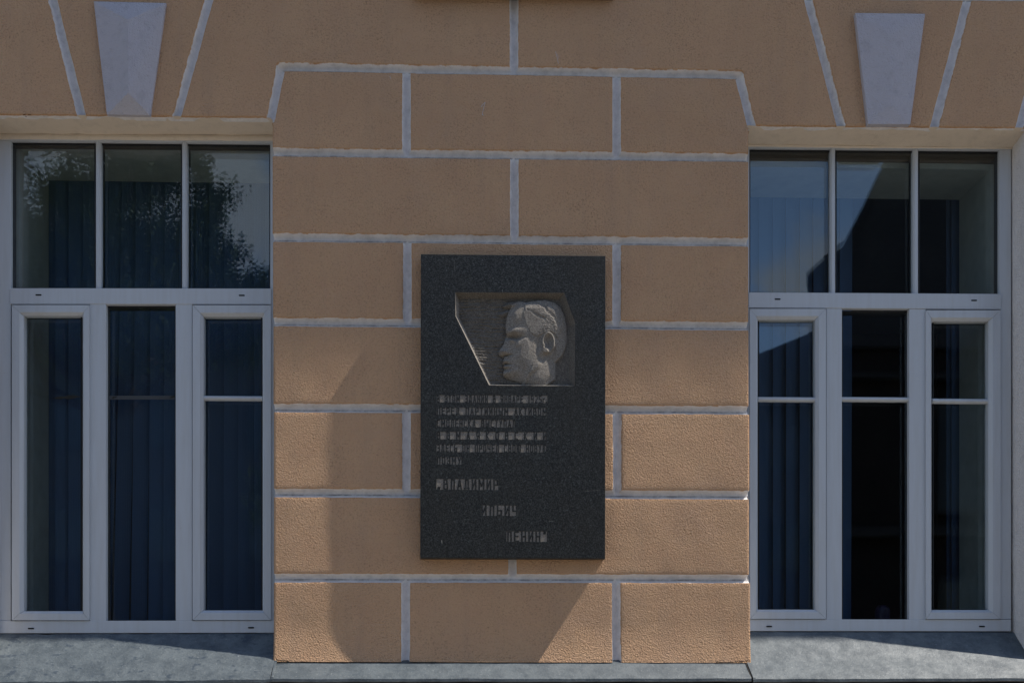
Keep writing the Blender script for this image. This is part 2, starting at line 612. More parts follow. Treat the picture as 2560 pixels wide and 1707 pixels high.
# top course of the pier with its two clipped corners
j0 = lambda x: 167 + 20 * (x - 702) / (1848 - 702)
TLc, TRc = (702, 167), (1848, 187)
BLc, BRc = (675, 296), (1880, 316)
def jc(x): return (x, jy('a', x))
# left block: bottom, then sides ruled left to right
left_side = [jc(681), (681, 300), TLc]
block([(681, jy('a', 681)), (681, 315), (677, 294.1), (702, 167)],
      [(1016, jy('a', 1016)), (1016, 315), (1016, 290), (1016, j0(1016))],
      [((681, jy('a', 681)), (1016, jy('a', 1016))), ((677, 294.1), (702, 167)), ((702, 167), (1016, j0(1016))), ((1016, j0(1016)), (1016, jy('a', 1016)))],
      [((681, jy('a', 681)), (681, 315)), ((681, 315), (677, 294.1))])
block([(1016, jy('a', 1016)), (1542, jy('a', 1542))], [(1016, j0(1016)), (1542, j0(1542))],
      [((1016, jy('a', 1016)), (1542, jy('a', 1542))), ((1016, j0(1016)), (1542, j0(1542))),
       ((1016, jy('a', 1016)), (1016, j0(1016))), ((1542, jy('a', 1542)), (1542, j0(1542)))])
block([(1542, jy('a', 1542)), (1542, 330), (1542, 305), (1542, j0(1542))],
      [(1871.5, jy('a', 1872)), (1872, 335), (1879, 313.9), (1848, 187)],
      [((1542, jy('a', 1542)), (1872, jy('a', 1872))), ((1542, j0(1542)), (1848, 187)), ((1848, 187), (1879, 313.9)), ((1542, jy('a', 1542)), (1542, j0(1542)))],
      [((1871.5, jy('a', 1872)), (1872, 335)), ((1872, 335), (1879, 313.9))])

# lintel zone: horizontal joint just above the frame of the photo
jt = lambda x: -36 + 29 * x / 2560.0
def lb(x):          # lower edge of the lintel zone at the wall face
    return 286 + 8 * x / 665.0 if x < 1280 else 314 + 6 * (x - 1892) / 650.0
def topj(x): return (x, jt(x))
j_l1 = [(203, lb(203)), (122, jt(122))]
j_l2 = [(441, lb(441)), (530, jt(530))]
j_l3b = (677, 294.1)
j_r2 = [(2104, lb(2104)), (2018, jt(2018))]
j_r3 = [(2336, lb(2336)), (2422, jt(2422))]
j_r4 = [(2549, lb(2549)), (2640, jt(2640))]
j_far_l = [(-55, lb(-55)), (-120, jt(-120))]
Sg = lambda a, b: (a, b)
# outermost left
block([j_far_l[0], j_l1[0]], [j_far_l[1], j_l1[1]], [Sg(*j_far_l), Sg(*j_l1), Sg(j_far_l[1], j_l1[1])], [Sg(j_far_l[0], j_l1[0])])
block([(-330, 283), j_far_l[0]], [(-330, jt(-330)), j_far_l[1]], [Sg(*j_far_l), Sg((-330, jt(-330)), j_far_l[1])], [Sg((-330, 283), j_far_l[0])])
block([j_r4[0], (2880, 322)], [j_r4[1], (2880, jt(2880))], [Sg(*j_r4), Sg(j_r4[1], (2880, jt(2880)))], [Sg(j_r4[0], (2880, 322))])
# voussoirs flanking the keystones
block([j_l1[0], j_l2[0]], [j_l1[1], j_l2[1]], [Sg(*j_l1), Sg(*j_l2), Sg(j_l1[1], j_l2[1])], [Sg(j_l1[0], j_l2[0])])
block([j_r2[0], j_r3[0]], [j_r2[1], j_r3[1]], [Sg(*j_r2), Sg(*j_r3), Sg(j_r2[1], j_r3[1])], [Sg(j_r2[0], j_r3[0])])
block([j_r3[0], j_r4[0]], [j_r3[1], j_r4[1]], [Sg(*j_r3), Sg(*j_r4), Sg(j_r3[1], j_r4[1])], [Sg(j_r3[0], j_r4[0])])
# the two big L-shaped blocks that reach over the pier
m_l2, m_r2 = (475.4, 167), (2070.3, 187)
block([m_l2, TLc, (1285, j0(1285))], [j_l2[1], (716, jt(716)), (1285, jt(1285))],
      [Sg(*j_l2), Sg(j_l3b, TLc), Sg(TLc, (1285, j0(1285))), Sg((1285, j0(1285)), (1285, jt(1285))), Sg(j_l2[1], (1285, jt(1285)))],
      [Sg(j_l2[0], j_l3b)], more=[([j_l2[0], j_l3b], [m_l2, TLc])])
block([(1285, j0(1285)), TRc, m_r2], [(1285, jt(1285)), (1838, jt(1838)), j_r2[1]],
      [Sg((1285, j0(1285)), TRc), Sg(TRc, (1879, lb(1879))), Sg(*j_r2), Sg((1285, j0(1285)), (1285, jt(1285))), Sg((1285, jt(1285)), j_r2[1])],
      [Sg((1879, lb(1879)), j_r2[0])], more=[([(1879, lb(1879)), j_r2[0]], [TRc, m_r2])])
# next course up, outside the picture
for x0, x1 in ((-330, 420), (420, 1285), (1285, 2160), (2160, 2880)):
    block([topj(x0), topj(x1)], [(x0, jt(x0) - 212), (x1, jt(x1) - 212)],
          [Sg(topj(x0), topj(x1)), Sg((x0, jt(x0) - 212), (x1, jt(x1) - 212)), Sg(topj(x0), (x0, jt(x0) - 212)), Sg(topj(x1), (x1, jt(x1) - 212))])

# keystones: white, raised, cut to a shallow hipped front
def keystone(TL, TR, BR, BL, a_top, a_bot, proud, rise):
    mb = MB()
    c = [W3(*TL, -proud), W3(*TR, -proud), W3(*BR, -proud), W3(*BL, -proud)]
    b = [(x, 0.004, z) for x, y, z in c]
    t = W3(*a_top, -proud - rise); u = W3(*a_bot, -proud - rise)
    vs = c + [t, u] + b
    mb.add(vs, [(0, 1, 4), (1, 2, 5, 4), (2, 3, 5), (3, 0, 4, 5),
                (0, 6, 7, 1), (1, 7, 8, 2), (2, 8, 9, 3), (3, 9, 6, 0), (9, 8, 7, 6)])
    return mb.build('keystone', M['keystone'], bld, bevel=0.0015)
k1 = keystone((234, 4), (415, 8), (375, 289), (267, 287), (320, 50), (321, 232), 0.009, 0.034)
k2 = keystone((2138, 33), (2313, 35), (2276, 311), (2170, 311), (2226, 88), (2226, 262), 0.016, 0.008)
k1['label'] = 'white keystone with a clearly hipped front'
k2['label'] = 'white keystone with a nearly flat front'

# plain walling beyond the picture, core of the wall, cornice, plinth
OPEN = {'l': dict(x0=W(-26, 1000)[0], x1=W(681, 1000)[0]), 'r': dict(x0=W(1874, 1000)[0], x1=W(2569, 1000)[0])}
zt = W(0, lb(0))[1]; 
xl_out, xr_out = W(-330, 0)[0] + 0.028, W(2880, 0)[0] - 0.038
z_top = W(0, jt(0) - 212)[1]
zs = EYE - 0.02
mb = MB()
mb.box(W(-62, 0)[0], W(-27, 0)[0], 0.0, 0.0035, EYE - 0.05, W(-27, lb(-55))[1] - 0.004)
mb.box(-9.0, W(-62, 1000)[0] - 0.0005, 0.0, 0.36, EYE - 0.05, W(-27, lb(-55))[1] - 0.004)
mb.build('side_wall', M['stucco_plain'], bld)
mb = MB()
mb.box(W(2568, 0)[0], W(2600, 0)[0], 0.0, 0.0035, EYE - 0.05, W(2571, lb(2549))[1] - 0.004)
mb.box(W(2600, 1000)[0] + 0.0005, 9.5, 0.0, 0.36, EYE - 0.05, W(2571, lb(2549))[1] - 0.004)
mb.build('side_wall', M['stucco_plain'], bld)
mb = MB()
mb.box(-9.0, xl_out - 0.03, 0.0, 0.36, W(-55, lb(-55))[1] + 0.0, EYE + 3.2)
mb.box(xr_out + 0.04, 9.5, 0.0, 0.36, W(2549, lb(2549))[1] + 0.0, EYE + 3.2)
mb.box(xl_out - 0.028, xr_out + 0.038, 0.002, 0.36, z_top + 0.012, EYE + 3.2)
mb.build('upper_wall', M['stucco_plain'], bld)

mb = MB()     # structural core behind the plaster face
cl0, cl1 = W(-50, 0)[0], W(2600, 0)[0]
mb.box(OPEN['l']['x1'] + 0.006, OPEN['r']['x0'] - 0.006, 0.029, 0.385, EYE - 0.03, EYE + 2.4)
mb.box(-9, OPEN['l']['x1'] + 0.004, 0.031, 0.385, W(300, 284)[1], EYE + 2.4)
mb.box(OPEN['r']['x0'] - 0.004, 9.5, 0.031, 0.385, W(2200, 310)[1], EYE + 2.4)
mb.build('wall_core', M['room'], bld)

mb = MB()     # cornice whose edge shades the upper part of the wall
CP = 0.19
cz = W(1280, 930)[1] + CP * 0.470 / 0.041
mb.box(-9.0, 9.5, -CP, 0.0015, cz, cz + 0.07)
mb.box(-9.0, 9.5, -CP * 0.62, 0.0015, cz - 0.05, cz - 0.002)
mb.build('cornice', M['white_stucco'], bld)
mb = MB(); mb.box(-9.0, 9.5, 0.001, 0.36, EYE + 3.202, EYE + 5.5)
mb.build('upper_wall', M['stucco_plain'], bld)

mb = MB()     # wall under the ledge down to the pavement
mb.box(-9.0, 9.5, -0.030, 0.36, 0.0, EYE - 0.10)
mb.build('plinth_wall', M['stucco_plain'], bld)

# ---- outer reveals and soffits
FY = 0.105    # face of the window frames
def lerp3(a, b, t): return tuple(a[i] + (b[i] - a[i]) * t for i in range(3))
def lining(name, f0, f1, b0, b1, mat, nu=30, nv=10, amp=0.0015, nrm=(0, 0, 1)):
    P = []
    for i in range(nv + 1):
        r = []
        for j in range(nu + 1):
            p = lerp3(lerp3(f0, f1, j / nu), lerp3(b0, b1, j / nu), i / nv)
            k = amp * fbm(p[0] * 12, p[1] * 12, p[2] * 12)
            r.append((p[0] + nrm[0] * k, p[1], p[2] + nrm[2] * k))
        P.append(r)
    mb = MB(); mb.grid(P)
    return mb.build(name, mat, bld, smooth=True)
def P0(px, py, Y):
    x, z = W(px, py, 0.0)
    return (x, Y, z)
# soffits
lining('soffit', W3(-40, lb(-40), 0.004), W3(677, lb(677), 0.004), W3(-40, 337, FY + 0.004), W3(704, 341, FY + 0.004), M['soffit'], 60, 10, 0.003)
lining('soffit', W3(1868, lb(1880), 0.004), W3(2575, lb(2560), 0.004), W3(1846, 364, FY + 0.004), W3(2540, 373, FY + 0.004), M['soffit'], 60, 10, 0.003)
def head_strip(x0, x1, ya, yb, ya2, yb2):
    P = []
    n = 60
    for k in range(5):
        row = []
        for i in range(n + 1):
            t = i / n; x = x0 + (x1 - x0) * t
            y0_ = ya + (ya2 - ya) * t; y1_ = yb + (yb2 - yb) * t + 1.3 * fbm(x * 0.02, 1.5, 0) + 0.6 * fbm(x * 0.09, 4, 0)
            v = k / 4
            Y = FY + 0.0035 - 0.008 * math.sin(math.pi * min(1, v * 0.8 + 0.2)) ** 0.7
            p = W3(x, y0_ + (y1_ - y0_) * v, FY)
            row.append((p[0], Y if k < 4 else FY + 0.002, p[2]))
        P.append(row)
    mb = MB(); mb.grid(P); mb.build('head_plaster', M['soffit'], bld, smooth=True)
head_strip(-10, 700, 335, 350.5, 339, 355.5)
head_strip(1850, 2530, 361, 368.5, 370, 374)
# side reveals
lining('reveal', W3(-27, 286, 0.004), W3(-30, 1700, 0.004), W3(6, 320, FY + 0.03), W3(9, 1600, FY + 0.03), M['white_stucco'], 60, 10, 0.0015, (1, 0, 0))
lining('reveal', P0(681, 294, 0.028), P0(684, 1655, 0.028), W3(703, 330, FY + 0.03), W3(703, 1600, FY + 0.03), M['white_stucco'], 20, 4, 0.0005, (1, 0, 0))
lining('reveal', P0(1872, 314, 0.028), P0(1876, 1656, 0.028), W3(1847, 350, FY + 0.03), W3(1847, 1600, FY + 0.03), M['white_stucco'], 20, 4, 0.0005, (1, 0, 0))
lining('reveal', W3(2567, 318, 0.004), W3(2573, 1700, 0.004), W3(2520, 350, FY + 0.03), W3(2524, 1600, FY + 0.03), M['white_stucco'], 60, 10, 0.0015, (1, 0, 0))

# ------------------------------------------------------------------ windows
def rect_bar(x0, y0, x1, y1, Y0, Y1, y0r=None, y1r=None, ref=None):
    """front-face outline in photo coordinates on plane Y0, thickness to Y1"""
    y0r = y0 if y0r is None else y0r; y1r = y1 if y1r is None else y1r
    fr = [W3(x0, y0, Y0), W3(x1, y0r, Y0), W3(x1, y1r, Y0), W3(x0, y1, Y0)]
    bk = [(x, Y1, z) for x, y, z in fr]
    return fr, bk

def make_window(d, label):
    Yf, Yb, Ys = FY, FY + 0.0155, FY - 0.009      # frame face, frame back, sash face
    tilt = d['tilt']
    gx0, gx1 = d['ux0'], d['ux1']
    # outer frame (head, jambs, bottom rail) is the window's own mesh
    mb = MB()
    lt, rt = d['ox0'], d['ox1']
    ty = d['top']; by0, by1 = d['bot']
    def bar(m, x0, y0, x1, y1, Y0=Yf, Y1=Yb):
        f, b = rect_bar(x0, y0, x1, y1, Y0, Y1, y0 + tilt * (x1 - x0), y1 + tilt * (x1 - x0))
        m.prism(f, b)
    bar(mb, lt - 6, ty - 24, rt + 6, ty)
    hj = gx0; 
    bar(mb, lt - 6, ty + 0.3, hj, by0 - 0.3)
    f, b = rect_bar(gx1, ty + 0.3 + tilt * (gx1 - lt), rt + 6, by0 - 0.3, Yf, Yb); mb.prism(f, b)
    f, b = rect_bar(lt - 6, by0, rt + 6, by1, Yf - 0.004, Yb, d['botr'][0], d['botr'][1]); mb.prism(f, b)
    win = mb.build('window', M['pvc'], bld, bevel=0.0016)
    win['label'] = label
    Yi0, Yi1, k8 = FY + 0.047, 0.165, 8.0
    m = MB()
    f, b = rect_bar(lt - 6, ty - 24, rt + 6, ty - k8, Yi0, Yi1); m.prism(f, b)
    f, b = rect_bar(lt - 6, ty - k8 + .2, gx0 - k8, by0 + 3, Yi0, Yi1); m.prism(f, b)
    f, b = rect_bar(gx1 + k8, ty - k8 + .2, rt + 6, by0 + 3, Yi0, Yi1); m.prism(f, b)
    f, b = rect_bar(lt - 6, by0 + 3.2, rt + 6, by1, Yi0, Yi1); m.prism(f, b)
    m.build('inner_frame', M['inner_reveal'], win)
    m = MB(); f, b = rect_bar(gx0 - k8 + .2, d['tr'][0] + k8, gx1 + k8 - .2, d['tr'][1] - k8, Yi0, Yi1); m.prism(f, b)
    m.build('inner_frame', M['inner_reveal'], win)
    for (x0, x1, y0, y1) in d['mull']:
        m = MB(); f, b = rect_bar(x0 + k8, y0 - k8 + .2, x1 - k8, y1 + 2.8, Yi0, Yi1); m.prism(f, b)
        m.build('inner_frame', M['inner_reveal'], win)
    # transom
    m = MB(); f, b = rect_bar(d['tx0'], d['tr'][0], d['tx1'], d['tr'][1], Yf - 0.005, Yb, d['tr'][2], d['tr'][3]); m.prism(f, b)
    m.build('transom', M['pvc'], win, bevel=0.002)
    # mullions
    for (x0, x1, y0, y1) in d['mull']:
        m = MB(); f, b = rect_bar(x0, y0, x1, y1, Yf - 0.003, Yb); m.prism(f, b)
        m.build('mullion', M['pvc'], win, bevel=0.0015)
    # thin applied bars of the upper light
    for (x0, x1, y0, y1) in d['ubars']:
        m = MB(); xa, xb = W(x0, y0, Yf)[0], W(x1, y0, Yf)[0]
        z0, z1 = W(x0, y1, Yf)[1], W(x0, y0, Yf)[1]
        prof = [(xa, Yf + 0.022), (xa, Yf + 0.006), (xa + 0.004, Yf), (xb - 0.004, Yf), (xb, Yf + 0.006), (xb, Yf + 0.022)]
        m.prism([(x, y, z0) for x, y in prof], [(x, y, z1) for x, y in prof])
        m.build('glazing_bar', M['pvc'], win)
    for (x0, x1, y0, y1) in d['lbars']:
        m = MB(); xa, za = W(x0, y0, Yf); xb, zb = W(x1, y1, Yf)
        cz_, hh = (za + zb) / 2, abs(za - zb) / 2
        prof = [(Yf + 0.018, -hh), (Yf + 0.006, -hh), (Yf, -hh * 0.35), (Yf, hh * 0.35), (Yf + 0.006, hh), (Yf + 0.018, hh)]
        m.prism([(xa, y, cz_ + z) for y, z in prof], [(xb, y, cz_ + z) for y, z in prof])
        m.build('glazing_bar', M['pvc'], win)
    # opening sashes: four mitred rails sloping in to the glass
    for (ox0, ox1, oy0, oy1, ix0, ix1, iy0, iy1) in d['sash']:
        o = [W(ox0, oy0, Ys), W(ox1, oy0, Ys), W(ox1, oy1, Ys), W(ox0, oy1, Ys)]
        i_ = [W(ix0, iy0, Ys), W(ix1, iy0, Ys), W(ix1, iy1, Ys), W(ix0, iy1, Ys)]
        m = MB()
        g = 0.0005
        for k in range(4):
            a, b2 = o[k], o[(k + 1) % 4]; c, e = i_[(k + 1) % 4], i_[k]
            t = Vector((b2[0] - a[0], b2[1] - a[1])).normalized() * g
            def L2(p, q, s): return (p[0] + (q[0] - p[0]) * s, p[1] + (q[1] - p[1]) * s)
            ma, mc = L2(a, e, 0.72), L2(b2, c, 0.72)
            sh = lambda p, s: (p[0] + t.x * s, p[1] + t.y * s)
            A1, B1, C1, E1 = sh(a, 1), sh(b2, -1), sh(mc, -1), sh(ma, 1)
            C2, E2 = sh(c, -1), sh(e, 1)
            fr = [(A1, Ys), (B1, Ys), (C1, Ys), (E1, Ys)]
            v = [(p[0], y, p[1]) for p, y in fr] + [(C2[0], Ys + 0.010, C2[1]), (E2[0], Ys + 0.010, E2[1])]
            vb = [(x, Yf + 0.026, z) for x, y, z in v]
            V = v + vb
            m.add(V, [(0, 1, 2, 3), (3, 2, 4, 5), (0, 6, 7, 1), (1, 7, 8, 2), (2, 8, 10, 4), (4, 10, 11, 5), (5, 11, 9, 3), (3, 9, 6, 0), (6, 9, 8, 7), (9, 11, 10, 8)])
        m.build('sash_frame', M['pvc'], win)
    # panes: two sheets of glass a finger apart, with their black seals
    for (x0, x1, y0, y1, yr0, yr1) in d['panes']:
        Yg = Yf + 0.016
        a = [W3(x0 - 2, y0 - 2, Yg), W3(x1 + 2, yr0 - 2, Yg), W3(x1 + 2, yr1 + 2, Yg), W3(x0 - 2, y1 + 2, Yg)]
        m = MB()
        tl = random.uniform(-0.0006, 0.0006); tl2 = random.uniform(-0.0006, 0.0006)
        m.add([(a[0][0], a[0][1] + tl, a[0][2]), (a[1][0], a[1][1] + tl2, a[1][2]), (a[2][0], a[2][1] - tl, a[2][2]), (a[3][0], a[3][1] - tl2, a[3][2])], [(0, 1, 2, 3)])
        m.add([(p[0], p[1] + 0.020 + (0.0006 if i in (0, 1) else -0.0003) , p[2]) for i, p in enumerate(a)], [(0, 1, 2, 3)])
        m.build('pane', M['glass'], win, recalc=False)
        m = MB()
        gw = 2.2
        ga, gb = Yg - 0.003, Yg + 0.030
        for (p0, p1, q0, q1) in ((x0, x1, y0, y0 + gw + 0.8), (x0, x1, y1 - gw * 0.5, y1)):
            fr, bk = rect_bar(p0, q0, p1, q1, ga, gb, q0 + (yr0 - y0), q1 + (yr0 - y0)); m.prism(fr, bk)
        for (p0, p1) in ((x0, x0 + gw), (x1 - gw, x1)):
            fr, bk = rect_bar(p0, y0 + gw, p1, y1 - gw, ga + 0.0006, gb, yr0 + gw, yr1 - gw); m.prism(fr, bk)
        m.build('seal', M['gasket'], win)
    # drain slots
    for (x, y) in d['slots']:
        m = MB()
        cx, cz2 = W(x, y, Yf - 0.005)
        pts = []
        for k in range(16):
            t = 2 * math.pi * k / 16
            pts.append((cx + math.copysign(0.0075, math.cos(t)) + 0.0024 * math.cos(t), cz2 + 0.0024 * math.sin(t)))
        m.prism([(px, Yf - 0.0058, pz) for px, pz in pts], [(px, Yf + 0.001, pz) for px, pz in pts])
        m.build('drain_slot', M['slot'], win)
    return win

left_win = make_window(dict(
    tilt=0.009, ox0=4, ox1=697, ux0=27, ux1=675.5, top=351.5, bot=(1551, 1582), botr=(1550, 1580.5),
    tx0=24, tx1=678, tr=(720, 760, 721, 760.5),
    mull=[(224, 265, 760.5, 1551), (439, 480.5, 760.5, 1550.5)],
    ubars=[(238, 251, 352, 720), (454, 467, 353.5, 720)],
    lbars=[(507, 655, 988, 1000)],
    sash=[(29.5, 223, 762.5, 1549.5, 56, 204, 787, 1526.5), (481.5, 677, 763, 1549, 507, 655, 789, 1524.5)],
    panes=[(27, 238, 357.5, 720, 358.5, 720), (251, 454, 359, 720.5, 361, 720.5), (467, 675.5, 361, 721, 363, 721),
           (56, 204, 787, 1526.5, 787, 1526.5), (265, 439, 766, 1550.5, 766, 1550.5), (507, 655, 789, 1524.5, 789, 1524.5)],
    slots=[(96.5, 737.5), (604.5, 738.5), (77.5, 1570), (627.5, 1568)]),
    'left window with blinds drawn right across it')
right_win = make_window(dict(
    tilt=0.0085, ox0=1853, ox1=2522, ux0=1873.5, ux1=2499, top=369, bot=(1547, 1576.5), botr=(1547.5, 1577),
    tx0=1872, tx1=2503.5, tr=(730.5, 769, 734.5, 773),
    mull=[(2066, 2105, 771, 1547.5), (2273, 2314.5, 772.5, 1547.5)],
    ubars=[(2077, 2089.5, 371, 732), (2284, 2297, 373, 733)],
    lbars=[(1896, 2040, 991, 1003), (2105, 2273, 991, 1003), (2332, 2475, 995, 1007.5)],
    sash=[(1875, 2065, 772, 1546, 1896, 2040.5, 797, 1522.5), (2315, 2501.5, 775.5, 1546.5, 2332, 2474.5, 801, 1523.5)],
    panes=[(1873.5, 2077, 375, 731, 377, 732), (2089.5, 2284, 377.5, 732.5, 379, 733.5), (2297, 2499, 379.5, 733.5, 381, 734.5),
           (1896, 2040.5, 797, 1522.5, 797, 1522.5), (2105, 2273, 778, 1547.5, 779, 1547.5), (2332, 2474.5, 801, 1523.5, 801, 1523.5)],
    slots=[(1944, 748), (2435, 751), (1923, 1565), (2455, 1565)]),
    'right window whose middle lights stand dark')

# remnants of the glued bars that came off two panes of the left window
def blotch(px0, px1, py, h, seed, win, mat, Y):
    m = MB(); n = 14
    top, bot = [], []
    for i in range(n + 1):
        x = px0 + (px1 - px0) * i / n
        e = min(i, n - i) / 3.0
        k = h * min(1, e + 0.15) * (0.75 + 0.5 * fbm(seed + i * 0.6, 0.3, 0))
        drift = 4.0 * (0.5 - i / n)
        top.append(W3(x, py - k + drift, Y)); bot.append(W3(x, py + k + drift, Y))
    m.prism(top + bot[::-1], [(x, Y + 0.0006, z) for x, y, z in top + bot[::-1]])
    m.build('glue_residue', mat, win)
M['residue'] = plain('glue_residue', (0.020, 0.020, 0.016), 0.9)
M['residue_pale'] = plain('glue_residue_pale', (0.055, 0.06, 0.065), 0.9)
blotch(132, 203, 993, 4.0, 1.0, left_win, M['residue'], FY + 0.0145)
blotch(280, 292, 993, 2.4, 4.0, left_win, M['residue'], FY + 0.0138)
blotch(424, 438, 992, 2.6, 8.0, left_win, M['residue'], FY + 0.0138)
m = MB(); f, b = rect_bar(268, 989, 438, 998.5, FY + 0.0146, FY + 0.0151); m.prism(f, b)
m.build('glue_residue', M['residue_pale'], left_win)

# ---- inner reveals, room
def tunnel(x0, x1, y0, y1, Ya=0.166, Yb=0.395):
    xa, xb = W(x0, 1000, FY)[0], W(x1, 1000, FY)[0]
    zb_, zt_ = W(300, y1, FY)[1], W(300, y0, FY)[1]
    th = 0.02
    mb = MB()
    mb.box(xa - th, xb + th, Ya, Yb, zt_, zt_ + th)
    mb.box(xa - th, xb + th, Ya, Yb, zb_ - th, zb_)
    mb.box(xa - th, xa, Ya, Yb, zb_ + 0.0005, zt_ - 0.0005)
    mb.box(xb, xb + th, Ya, Yb, zb_ + 0.0005, zt_ - 0.0005)
    mb.build('inner_reveal', M['inner_reveal'], bld)
tunnel(27, 700, 352, 1552)
tunnel(1855, 2499, 372, 1552)
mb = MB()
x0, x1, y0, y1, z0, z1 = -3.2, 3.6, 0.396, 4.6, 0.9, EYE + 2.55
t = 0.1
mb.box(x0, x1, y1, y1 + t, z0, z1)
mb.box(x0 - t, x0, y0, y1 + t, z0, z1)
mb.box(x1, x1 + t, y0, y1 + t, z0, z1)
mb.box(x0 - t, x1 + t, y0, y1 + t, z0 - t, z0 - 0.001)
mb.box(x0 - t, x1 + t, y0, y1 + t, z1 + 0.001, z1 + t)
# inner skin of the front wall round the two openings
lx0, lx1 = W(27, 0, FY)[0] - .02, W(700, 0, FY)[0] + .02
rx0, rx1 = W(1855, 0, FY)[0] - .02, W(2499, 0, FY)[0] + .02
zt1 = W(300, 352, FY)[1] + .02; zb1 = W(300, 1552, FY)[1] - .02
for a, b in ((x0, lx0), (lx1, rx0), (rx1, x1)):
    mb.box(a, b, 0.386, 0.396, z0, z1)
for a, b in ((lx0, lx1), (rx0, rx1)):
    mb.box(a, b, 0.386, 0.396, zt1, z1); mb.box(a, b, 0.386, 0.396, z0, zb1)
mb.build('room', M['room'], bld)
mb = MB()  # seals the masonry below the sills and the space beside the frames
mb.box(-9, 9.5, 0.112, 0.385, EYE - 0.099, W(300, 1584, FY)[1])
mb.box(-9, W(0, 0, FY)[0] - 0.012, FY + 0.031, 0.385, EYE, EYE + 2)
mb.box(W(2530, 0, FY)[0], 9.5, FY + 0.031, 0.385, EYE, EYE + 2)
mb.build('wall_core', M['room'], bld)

# ---- vertical blinds, one thing per window
def make_blind(slats, label, ztop_px, zbot_px, Yb=0.425):
    xs = [W(s[0], 0, Yb)[0] for s in slats] + [W(s[1], 0, Yb)[0] for s in slats]
    zt_ = W(0, ztop_px, Yb)[1]; zb_ = W(0, zbot_px, Yb)[1]
    root = empty('vertical_blind', ((min(xs) + max(xs)) / 2, Yb, zb_))
    tag(root, label, 'blind', 'vertical blinds behind the windows')
    m = MB(); m.box(min(xs) - 0.02, max(xs) + 0.02, Yb - 0.012, Yb + 0.03, zt_, zt_ + 0.035)
    m.build('headrail', M['pvc'], root)
    for i, (tl, tr, bl, br) in enumerate(slats):
        a0, a1 = W(tl, 0, Yb)[0], W(tr, 0, Yb)[0]
        b0, b1 = W(bl, 0, Yb)[0], W(br, 0, Yb)[0]
        P = []
        nz, nx = 10, 6
        dl = random.uniform(-0.003, 0.003); ang = random.uniform(0.010, 0.026)
        for r in range(nz + 1):
            v = r / nz
            row = []
            for c in range(nx + 1):
                u = c / nx
                x = (a0 + (a1 - a0) * u) * (1 - v) + (b0 + (b1 - b0) * u) * v
                y = Yb + ang * (u - 0.5) * (1 + 0.5 * v) - 0.004 * math.sin(math.pi * u) + dl
                row.append((x, y, zt_ + (zb_ - zt_) * v))
            P.append(row)
        m = MB(); m.grid(P)
        m.grid([[(x, y + 0.0008, z) for x, y, z in row] for row in P], flip=True)
        m.build('slat', M['blind'], root, smooth=True, recalc=False)
    return root

SL = [(100, 146, 100, 146), (142, 178, 142, 177), (175, 213, 175, 211), (210, 247, 208, 246), (244, 279, 243, 270),
      (277, 312, 262, 273), (310, 347, 285, 317), (345, 382, 330, 363), (380, 418, 373, 412), (415, 454, 410, 452), (452, 489, 449, 484),
      (494, 528, 484, 510), (526, 564, 518, 561), (562, 600, 559, 600), (598, 636, 598, 641), (634, 668, 640, 672), (664, 704, 669, 706), (701, 730, 703, 730)]
make_blind(SL, 'wide blue grey vertical blind, some slats leaning apart, closed across the left window', 300, 1620)
SRr = [(1828, 1866, 1828, 1866), (1862, 1899, 1862, 1898), (1896, 1933, 1895, 1932), (1930, 1966, 1929, 1965), (1963, 2000, 1962, 1998), (1997, 2033, 1995, 2032),
       (2031, 2068, 2029, 2066), (2065, 2100, 2063, 2098), (2097, 2134, 2094, 2131)]
make_blind(SRr, 'vertical blind drawn only to the middle of the right window', 300, 1620)
ST = [(2362, 2380, 2362, 2380), (2376, 2400, 2376, 2400), (2396, 2412, 2396, 2412)]
make_blind(ST, 'narrow stack of dark blind slats bunched at the far right of the right window', 300, 1620, 0.43)

# rounded container on the inner sill of the right window
def lathe(mb, prof, cx, cy, n=24):
    P = []
    for r, z in prof:
        P.append([(cx + r * math.cos(2 * math.pi * k / n), cy + r * math.sin(2 * math.pi * k / n), z) for k in range(n + 1)])
    mb.grid(P)
zi = W(300, 1552, FY)[1]
cx = W(2206, 1500, 0.28)[0]
mb = MB(); lathe(mb, [(0.0, zi), (0.024, zi), (0.026, zi + .004), (0.026, zi + 0.045), (0.022, zi + 0.058), (0.012, zi + 0.066), (0.0, zi + 0.067)], cx, 0.28)
M['purple'] = plain('dark_purple_plastic', (0.03, 0.02, 0.06), 0.4)
o = mb.build('container', M['purple'], None, smooth=True)
tag(o, 'small dark purple round topped container on the inner sill of the right window', 'container')

